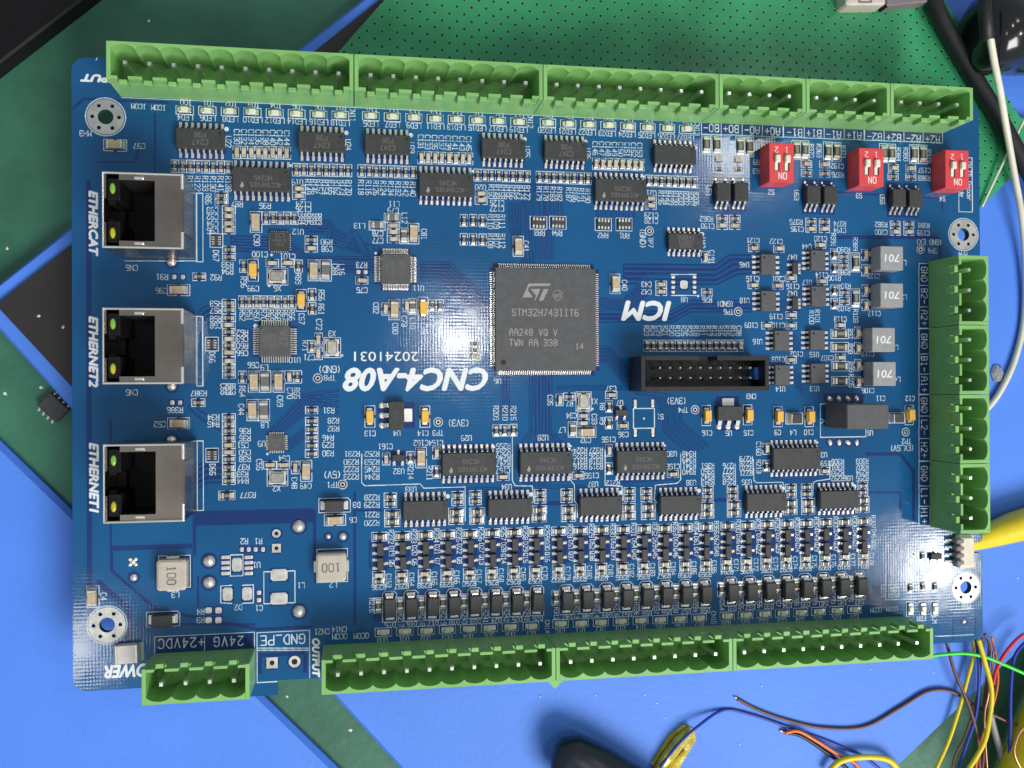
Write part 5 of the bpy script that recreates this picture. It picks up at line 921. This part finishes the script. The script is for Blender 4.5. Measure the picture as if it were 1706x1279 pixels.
def bold(txt, u0, v0, u1, v1, ori, shear=.0, grow=1):
    a, c = at(u0, v0), at(u1, v1); w_, h_ = abs(c[0] - a[0]), abs(c[1] - a[1])
    if ori == 'd': w_, h_ = h_, w_
    res = .07; me = font_mesh(txt, h_ - 2 * grow * res, w_ - 2 * grow * res, ori, shear, 0); me.calc_loop_triangles(); V = [(v.co.x / S, v.co.y / S) for v in me.vertices]
    M = max(w_, h_) / 2 + 1; r = Raster(-M, M, -M, M, res)
    for t in me.loop_triangles:
        P = np.array([V[k] for k in t.vertices]); i0, j0 = ((P.min(0) + M) / res).astype(int) - 1; i1, j1 = ((P.max(0) + M) / res).astype(int) + 2
        X, Y = np.meshgrid((np.arange(i0, i1) + .5) * res - M, (np.arange(j0, j1) + .5) * res - M)
        e = [(P[(k + 1) % 3][0] - P[k][0]) * (Y - P[k][1]) - (P[(k + 1) % 3][1] - P[k][1]) * (X - P[k][0]) for k in range(3)]
        r.b[j0:j1, i0:i1] |= ((e[0] >= 0) & (e[1] >= 0) & (e[2] >= 0)) | ((e[0] <= 0) & (e[1] <= 0) & (e[2] <= 0))
    for _ in range(grow):
        q = r.b.copy(); q[1:] |= r.b[:-1]; q[:-1] |= r.b[1:]; q[:, 1:] |= r.b[:, :-1]; q[:, :-1] |= r.b[:, 1:]; r.b = q
    bpy.data.meshes.remove(me)
    part('printed_name', r.mesh('printed_name', .022, 'silk_bold'), ((a[0] + c[0]) / 2, (a[1] + c[1]) / 2, 0))
bold('ETHERCAT', 147.5, 317, 164, 427, 'd', .22, 2); bold('ETHERNET2', 147.5, 526, 164, 645, 'd', .22, 2); bold('ETHERNET1', 148, 737, 165, 854, 'd', .22, 2)
bold('CNC4-A08', 571, 612, 813, 651, '180', .25, 4); bold('20241031', 590, 585.5, 697, 601.5, '180', 0, 0); bold('ICM', 1034.5, 500, 1118.5, 535, '180', .25, 4)
bold('POWER', 173.5, 1108, 262, 1126, '180', .25, 2); bold('INPUT', 133.5, 122, 208, 139, '180', .25, 2); bold('OUTPUT', 519.5, 1063, 533.5, 1128, 'd', .22, 2)

# ================================================================== the bench under and around the board
ZM, ZT, ZP, ZF = -17.0, -12.0, -11.0, -9.0       # heights: mat, blue tray, dark panel, perforated board
b = MB(); b.box(-700, 700, -600, 600, ZM - 4, ZM, 'mat_green'); o = place('work_mat', b.mesh('work_mat')); tag(o, 'dull green bench mat under everything', 'mat', kind='structure')
def slab(name, px, z, th, m, label, cat, ch=.5):
    pts = [at(u, v, z) for u, v in px]; cx = sum(p[0] for p in pts) / len(pts); cy = sum(p[1] for p in pts) / len(pts)
    b = MB(); q = [(x - cx, y - cy) for x, y in pts]; n = len(q)
    a = sum(q[i][0] * q[(i + 1) % n][1] - q[(i + 1) % n][0] * q[i][1] for i in range(n))
    if a < 0: q = q[::-1]
    ins = []
    for i in range(n):
        p0, p1, p2 = Vector(q[i - 1]), Vector(q[i]), Vector(q[(i + 1) % n]); d1 = (p1 - p0).normalized(); d2 = (p2 - p1).normalized(); nn = Vector((-(d1.y + d2.y), d1.x + d2.x)).normalized(); ins.append(tuple(p1 + nn * ch))
    V = [(x, y, 0) for x, y in q] + [(x, y, th - ch) for x, y in q] + [(x, y, th) for x, y in ins]
    F = [tuple(reversed(range(n))), tuple(range(2 * n, 3 * n))]
    for k in range(2):
        for i in range(n): j = (i + 1) % n; F.append((k * n + i, k * n + j, k * n + n + j, k * n + n + i))
    b.add(V, F, m); o = place(name, b.mesh(name), (cx, cy, z - th)); tag(o, label, cat); return o
slab('blue_tray', [(-44, 504), (1052, 1702), (2700, 135), (1700, -860)], ZT, 5.0, 'blue_sheet', 'large bright blue sheet lying diagonally under the circuit board', 'sheet', 1.0)
slab('blue_sheet', [(-300, 440), (0, 737), (560, 1279), (900, 1610), (100, 2200), (-900, 1400)], ZM + 2.5, 2.5, 'blue_sheet', 'bright blue sheet in the lower left corner', 'sheet', 1.2)
slab('dark_panel', [(-8, 507), (330, 872), (1098, 263), (760, -103)], ZP, .98, 'dark_panel', 'dark brown panel with scratches set into the blue sheet at left', 'panel', .2)
slab('dark_panel', [(-200, 260), (0, 104), (135, 0), (300, -130), (100, -400), (-500, 0)], ZM + 6, 6.0, 'jet', 'black panel in the upper left corner', 'panel', .5)
pf = slab('perforated_board', [(560, 90), (640, -1), (700, -70), (1530, -70), (1700, 195), (1735, 200), (1735, 246), (1632, 348), (1500, 480), (900, 520)], ZF, 1.6, 'perforated', 'green perforated prototyping board behind the circuit board', 'circuit board', .15)
# its holes run on a square grid turned with the sheet
nt = mp.node_tree; N = nt.nodes; Lk = nt.links; bs = N['Principled BSDF']
gp = N.new('ShaderNodeNewGeometry'); mpn = N.new('ShaderNodeMapping'); mpn.vector_type = 'POINT'; Lk.new(gp.outputs['Position'], mpn.inputs['Vector'])
g0 = at(935 / 4 + 427, 40 / 4, ZF); ga = at(427 + 1035 / 4, 40 / 4, ZF); pit = math.dist(g0, ga) / math.sqrt(2)
mpn.inputs['Location'].default_value = (0, 0, 0); mpn.inputs['Rotation'].default_value = (0, 0, math.radians(45)); mpn.inputs['Scale'].default_value = (1 / (pit * S),) * 3
fr = N.new('ShaderNodeVectorMath'); fr.operation = 'FRACTION'; Lk.new(mpn.outputs[0], fr.inputs[0]); sb = N.new('ShaderNodeVectorMath'); sb.operation = 'SUBTRACT'; sb.inputs[1].default_value = (.5, .5, 0)
Lk.new(fr.outputs[0], sb.inputs[0]); sx = N.new('ShaderNodeSeparateXYZ'); Lk.new(sb.outputs[0], sx.inputs[0]); cb = N.new('ShaderNodeCombineXYZ'); Lk.new(sx.outputs[0], cb.inputs[0]); Lk.new(sx.outputs[1], cb.inputs[1])
ln = N.new('ShaderNodeVectorMath'); ln.operation = 'LENGTH'; Lk.new(cb.outputs[0], ln.inputs[0])
rp = N.new('ShaderNodeValToRGB'); e = rp.color_ramp.elements; e[0].position = .08; e[0].color = (1, 1, 1, 1); e[1].position = .11; e[1].color = (.45, .45, .45, 1); x_ = rp.color_ramp.elements.new(.16); x_.color = (0, 0, 0, 1)
Lk.new(ln.outputs['Value'], rp.inputs[0]); mx2 = N.new('ShaderNodeMix'); mx2.data_type = 'RGBA'; mx2.inputs[7].default_value = (.008, .03, .012, 1)
Lk.new(bs.inputs['Base Color'].links[0].from_socket, mx2.inputs[6]); Lk.new(rp.outputs['Color'], mx2.inputs[0]); Lk.new(mx2.outputs[2], bs.inputs['Base Color'])
rp3 = N.new('ShaderNodeValToRGB'); e3 = rp3.color_ramp.elements; e3[0].position = .12; e3[0].color = (0, 0, 0, 1); e3[1].position = .15; e3[1].color = (1, 1, 1, 1); x3 = e3.new(.185); x3.color = (1, 1, 1, 1); x4 = e3.new(.215); x4.color = (0, 0, 0, 1)
Lk.new(ln.outputs['Value'], rp3.inputs[0]); k3 = N.new('ShaderNodeMath'); k3.operation = 'MULTIPLY'; k3.inputs[1].default_value = .45; Lk.new(rp3.outputs['Color'], k3.inputs[0])
mx3 = N.new('ShaderNodeMix'); mx3.data_type = 'RGBA'; mx3.inputs[7].default_value = (.16, .46, .24, 1); Lk.new(mx2.outputs[2], mx3.inputs[6]); Lk.new(k3.outputs[0], mx3.inputs[0]); Lk.new(mx3.outputs[2], bs.inputs['Base Color'])
bp2 = N.new('ShaderNodeBump'); bp2.invert = True; bp2.inputs['Distance'].default_value = .0003; bp2.inputs['Strength'].default_value = .8; Lk.new(rp.outputs['Color'], bp2.inputs['Height']); Lk.new(bs.inputs['Normal'].links[0].from_socket, bp2.inputs['Normal']); Lk.new(bp2.outputs[0], bs.inputs['Normal'])

def smooth(pts, n=10):
    out = []; P = [pts[0]] + list(pts) + [pts[-1]]
    for i in range(1, len(P) - 2):
        p0, p1, p2, p3 = (np.array(q, float) for q in P[i - 1:i + 3])
        for k in range(n):
            t = k / n; out.append(tuple(.5 * ((2 * p1) + (-p0 + p2) * t + (2 * p0 - 5 * p1 + 4 * p2 - p3) * t * t + (-p0 + 3 * p1 - 3 * p2 + p3) * t ** 3)))
    out.append(tuple(pts[-1])); return out
def wire(name, px, r, m, label, cat='wire', group=None, n=8, tip=None):
    """px: (u, v, z) points of the centre line as seen in the photograph, z = its height"""
    P = smooth([(*at(u, v, z), z) for u, v, z in px]); c = P[len(P) // 2]; b = MB()
    b.tube([(x - c[0], y - c[1], z - c[2]) for x, y, z in P], r, m, n)
    o = place(name, b.mesh(name, True), c); tag(o, label, cat, group)
    if tip:
        t = MB(); q = [(x - c[0], y - c[1], z - c[2]) for x, y, z in [(*at(*p), p[2]) for p in tip]]; t.tube(q, r * .55, 'copper', 6); place('bare_end', t.mesh('bare_end'), (0, 0, 0), 0, o)
    return o
# upper right corner
wire('cable', [(1540, -40, -5.5), (1568, 30, -5.5), (1612, 110, -6), (1660, 190, -6), (1700, 262, -6), (1750, 350, -6)], 2.2, 'rubber', 'thick flat black cable running down beside the perforated board', 'cable', n=12)
b = MB(); b.lathe(0, 0, [(9.6, -26), (10.3, -25), (10.3, 12), (10.0, 14), (10.25, 14.6), (10.25, 19), (9.4, 21.8), (7, 23.4), (4, 24)], 'gloss_black', 40)
b.v = [(x, z_, y) for x, y, z_ in b.v]
cz_ = ZT + 10.35; cx_ = at(1619, 48, cz_); cyl = place('black_canister', b.mesh('black_canister', False), (cx_[0] + 24, cx_[1], cz_), math.radians(93)); tag(cyl, 'glossy black round canister lying in the upper right corner', 'canister')
for p_ in cyl.data.polygons: p_.use_smooth = len(p_.vertices) == 4
ww = wire('wire', [(1646, 40, 14), (1650, 64, 14), (1657, 105, 10), (1666, 150, 4), (1676, 210, -2), (1690, 290, -6), (1702, 360, -8), (1708, 440, -10), (1706, 530, -11), (1690, 600, -11.1), (1664, 655, -11.1), (1636, 690, -11.1)], .85, 'w_white', 'thick cream wire curving down along the right edge of the photo')
b = MB(); sp = [Vector((*at(u, v, 14), 14)) - Vector(ww.location) / S for u, v in ((1640, -60), (1641, 20), (1645, 66))]; b.tube(sp, 1.55, 'rubber', 10); place('sleeve', b.mesh('sleeve', True), (0, 0, 0), 0, ww)
wire('wire', [(1708, 196, -5), (1690, 232, -6), (1664, 285, -7.5), (1636, 344, -8.2)], .35, 'w_white', 'thin pale wire crossing the thick cream wire at upper right')
b = MB(); b.box(-5.5, 5.5, -3.2, 3.2, 0, 5, 'beige', c=.5); 
for x in (-2.2, 1.0): b.box(x, x + .5, -2.6, 2.4, 5, 5.15, 'grey_dark'); 
b.box(-2.2, 1.5, -2.8, -2.4, 5, 5.12, 'grey_dark')
o = place('plug', b.mesh('plug'), (*at(1425, 0, ZF), ZF), math.radians(4)); tag(o, 'small beige plug lying on the perforated board at the top edge', 'plug')
b = MB(); b.box(-8.2, 8.2, -1.4, 1.4, 0, 4, 'grey_dark', c=.3); b.box(-8.2, -7.7, -1.5, 1.3, -.0, 3.4, 'jet')
o = place('plug', b.mesh('plug'), (*at(1510, 6, ZF), ZF), math.radians(9)); tag(o, 'long grey plastic strip lying on the perforated board at the top edge', 'plastic strip')
b = MB(); b.lathe(0, 0, [(2.2, 0), (2.4, .4), (1.6, 1.2), (.4, 1.5)], 'clear', 6); o = place('clear_crumb', b.mesh('clear_crumb'), (*at(1660, 622, ZT), ZT)); o.scale = (.8, 1.1, 1); tag(o, 'clear glassy crumb on the blue sheet beside the right terminal blocks', 'crumb')
# right side
wire('cable', [(1585, 915, -6), (1632, 896, -6.2), (1672, 880, -6.5), (1720, 866, -7), (1780, 850, -7)], [2.4] * 50, 'w_yellow', 'thick yellow cable leaving the right edge of the circuit board', 'cable', n=16) if False else None
P = smooth([(*at(u, v, z), z) for u, v, z in [(1600, 908, -5.5), (1634, 897, -6.5), (1672, 884, -7.5), (1720, 868, -8), (1790, 845, -8)]]); c = P[20]; b = MB()
b.tube([(x - c[0], y - c[1], z - c[2]) for x, y, z in P], [2.0 + 2.0 * min(1, i / 24) for i in range(len(P))], 'w_yellow', 16); o = place('cable', b.mesh('cable', True), c); tag(o, 'thick yellow cable leaving the right edge of the circuit board', 'cable')
P = smooth([(*at(u, v, z), z) for u, v, z in [(1792, 1090, -8), (1742, 1195, -8), (1704, 1290, -8), (1668, 1380, -8)]]); c = P[12]; b = MB()
b.tube([(x - c[0], y - c[1], z - c[2]) for x, y, z in P], 6.0, 'w_yellow', 20); o = place('cable', b.mesh('cable', True), c); tag(o, 'very thick yellow cable in the lower right corner', 'cable')
# loose wires at lower right
zl = ZT + .4
wire('wire', [(1228, 1164, zl), (1262, 1182, zl), (1310, 1199, zl), (1370, 1212, zl), (1440, 1210, zl), (1500, 1178, zl + .1), (1545, 1152, zl + .2), (1585, 1152, zl + .4), (1630, 1178, zl + 1.2), (1680, 1202, zl + 2), (1720, 1214, zl + 2)], .42, 'w_brown', 'long brown wire waving across the blue sheet to the right edge', tip=[(1228, 1164, zl), (1224, 1161, zl)])
wire('wire', [(1100, 1278, zl + 2), (1130, 1240, zl + 2.5), (1160, 1212, zl + 2), (1205, 1183, zl), (1250, 1190, zl), (1310, 1210, zl), (1380, 1235, zl), (1440, 1262, zl), (1475, 1290, zl)], .38, 'w_blue', 'dark blue wire leaving the yellow taped joint and curving to the right')
wire('wire', [(1308, 1220, zl), (1335, 1226, zl), (1372, 1250, zl), (1405, 1275, zl), (1430, 1300, zl)], .5, 'w_black', 'short black wire end on the blue sheet beside the orange wire', tip=[(1308, 1220, zl), (1300, 1217, zl)])
wire('wire', [(1308, 1221, zl + .9), (1330, 1218, zl + .9), (1360, 1234, zl + .9), (1395, 1256, zl + .9), (1425, 1272, zl + .9), (1440, 1300, zl + .9)], .45, 'w_orange', 'short orange wire end on the blue sheet beside the black wire')
wire('wire', [(1378, 1290, zl + 1.5), (1400, 1268, zl + 1.9), (1440, 1261, zl + 2), (1480, 1266, zl + 2), (1502, 1290, zl + 1.5)], .8, 'w_yellow', 'yellow wire arching over the orange and black wire ends')
wire('wire', [(1540, 1086, -8), (1548, 1092, -8), (1600, 1088, -7.5), (1640, 1094, -7), (1680, 1110, -7), (1720, 1128, -7)], .45, 'w_green', 'bright green wire running from the lower terminal block to the right edge')
wire('wire', [(1574, 1062, -9), (1579, 1078, -9), (1590, 1118, -9), (1610, 1165, -9), (1622, 1200, -9), (1630, 1240, -9), (1632, 1300, -9)], .45, 'w_brown', 'brown wire hanging straight down from the lower right board edge')
wire('wire', [(1618, 1060, -9.6), (1623, 1085, -9.6), (1612, 1130, -10), (1598, 1180, -10), (1580, 1235, -10), (1555, 1290, -10)], .5, 'w_yellow', 'yellow wire slanting down left of the wire bundle')
wire('wire', [(1625, 1062, -8), (1629, 1090, -8), (1631, 1130, -8.5), (1626, 1190, -9), (1610, 1240, -9), (1594, 1290, -9)], .42, 'w_blue', 'dark blue wire in the bundle below the lower right board corner')
wire('wire', [(1640, 1056, -9), (1648, 1072, -9), (1646, 1110, -9), (1640, 1180, -9.5), (1640, 1240, -9.5), (1634, 1300, -9.5)], .42, 'w_brown', 'brown wire curling out at the rounded board corner')
wire('wire', [(1630, 1065, -6.5), (1640, 1100, -6.5), (1652, 1150, -6.5), (1648, 1200, -7), (1638, 1240, -7), (1608, 1290, -7)], .62, 'w_yellow', 'thicker yellow wire in the middle of the wire bundle')
wire('wire', [(1720, 1052, -7), (1700, 1060, -7), (1676, 1086, -7), (1660, 1115, -7), (1655, 1140, -7)], .45, 'w_red', 'red wire coming in from the right edge at lower right')
wire('wire', [(1710, 1068, -8.5), (1690, 1095, -8.5), (1684, 1150, -8.5), (1683, 1220, -8.5), (1680, 1300, -8.5)], .45, 'w_blue', 'blue wire running straight down near the right edge')
wire('wire', [(1648, 1170, -11), (1652, 1200, -11), (1666, 1250, -11), (1680, 1300, -11)], .9, 'w_grey', 'thick grey wire under the wire bundle at lower right')
wire('wire', [(1652, 1060, -9.5), (1660, 1100, -9.5), (1662, 1140, -9), (1650, 1190, -9), (1634, 1235, -9), (1622, 1300, -9)], .32, 'w_orange', 'thin orange strand inside the wire bundle at lower right')
wire('wire', [(1655, 1085, -8), (1652, 1120, -8), (1646, 1160, -8.5), (1640, 1200, -9), (1646, 1300, -9)], .3, 'copper', 'bare copper strand inside the wire bundle at lower right')
wire('wire', [(1636, 1062, -8.5), (1634, 1110, -8.8), (1628, 1160, -9.4), (1608, 1225, -9.6), (1590, 1262, -9.6), (1585, 1300, -9.6)], .3, 'w_brown', 'thin brown strand lying against the dark blue wire of the bundle')
wire('wire', [(1706, 1290, -1.5), (1690, 1255, -1.5), (1696, 1225, -1.5), (1712, 1205, -1.5)], .35, 'copper', 'bare copper strand on top of the very thick yellow cable')
# taped joint and dark handle on the lower edge
b = MB(); q = [(-7.5, -2.6), (-3.5, -4.2), (5.6, -2.8), (7.5, -.6), (6.6, 2.4), (2, 3.6), (-6, 2.6)]
b.prism(q, 0, .35, 'tape'); b.tube([(-7, .6, 1.0), (-2, .9, 1.5), (3, 1.0, 1.4), (7, .8, .9)], [1.0, 1.6, 1.6, .7], 'tape', 10); b.tube([(-8, -1.6, .8), (-3, -1.5, 1.1), (2, -1.8, 1.0)], [.8, .9, .4], 'tape', 8)
o = place('taped_joint', b.mesh('taped_joint'), (*at(1122, 1250, ZT), ZT + .02), math.radians(48)); tag(o, 'wire joint wrapped in shiny yellow tape near the lower edge', 'taped joint')
P = [(*at(u, v, ZT + 5), ZT + z) for u, v, z in [(920, 1258, 4.6), (926, 1259, 4.8), (942, 1264, 5.0), (985, 1290, 5.4), (1060, 1342, 5.6), (1200, 1450, 5.8)]]; c = P[0]; b = MB()
b.tube([(x - c[0], y - c[1], (z - c[2])) for x, y, z in P], [2.4, 4.8, 6.8, 8.0, 8.6, 9.2], 'navy', 32); b.v = [(x, y, (z - 0.0) * .62) for x, y, z in b.v]; o = place('tool_handle', b.mesh('tool_handle', True), (c[0], c[1], ZT + 5.75)); tag(o, 'blunt dark rounded handle end at the lower edge', 'handle')
# loose chip and crumbs on the mat
b = MB(); b.box(-2.9, 2.9, -2.1, 2.1, .3, 1.9, 'epoxy', c=.2); p = MB()
for i in range(4):
    for s_ in (-1, 1): lead(p, s_, 3.2, 2.1, 1.0, .45, .2, (i - 1.5) * 1.35, 'y', 'tin')
o = place('loose_chip', b.mesh('loose_chip'), (*at(92, 678, ZM), ZM), math.radians(45 + 90)); tag(o, 'loose eight leg chip lying on the green mat at left', 'chip'); place('leads', p.mesh('leads'), (0, 0, 0), 0, o)['kind'] = 'stuff'
for i, (u, v, z, r, w_) in enumerate(((584, 1216, ZM, 1.1, 'shiny metal crumb on the green strip near the lower edge'), (68, 645, ZM, .9, 'pale crumb on the green mat above the loose chip'), (8, 655, ZM, 1.0, 'pale flake on the green mat at the left edge'), (65, 526, ZP, .8, 'silvery flake on the dark panel at left'), (105, 545, ZP, .8, 'pale scrap on the dark panel close to the board edge'), (248, 35, ZM, .8, 'tiny pale curl on the green mat above the first terminal block'), (12, 414, ZM, .8, 'pale ring of dirt on the green mat at the left edge'), (478, 1160, ZM, .8, 'pale crumb on the green strip below the board edge'))):
    b = MB(); b.lathe(0, 0, [(r * .7, 0), (r * .6, r * .3), (r * .2, r * .5)], 'ceramic_white', 7); b.lathe(r * .6, r * .5, [(r * .4, 0), (r * .2, r * .4)], 'ceramic', 6); b.v = [(x * .62, y * .62, z_ * .5) for x, y, z_ in b.v]
    o = place('crumb', b.mesh('crumb'), (*at(u, v, z), z), random.random() * 6); tag(o, w_, 'crumb', 'crumbs on the bench')

for u, v, w_ in ((900, 1160, 'left of the small green plastic spur'), (991, 1158, 'right of the small green plastic spur'), (1074, 1157, 'below the middle lower terminal block'), (1094, 1171, 'above the yellow taped joint, upper one'),
                 (1108, 1195, 'just above the yellow taped joint'), (1268, 1142, 'above the bare tip of the long brown wire'), (1450, 1114, 'under the last lower terminal block'), (1555, 1120, 'beside the brown wire hanging from the board'), (1695, 963, 'at the right edge below the yellow cable'), (1232, 1240, 'between the blue wire and the lower edge')):
    b = MB(); b.lathe(0, 0, [(.22, 0), (.19, .15), (.08, .22)], 'print_white', 6); o = place('speck', b.mesh('speck'), (*at(u, v, ZT), ZT + .01), random.random() * 6); tag(o, 'tiny white speck on the blue sheet ' + w_, 'speck', 'white specks on the blue sheet')
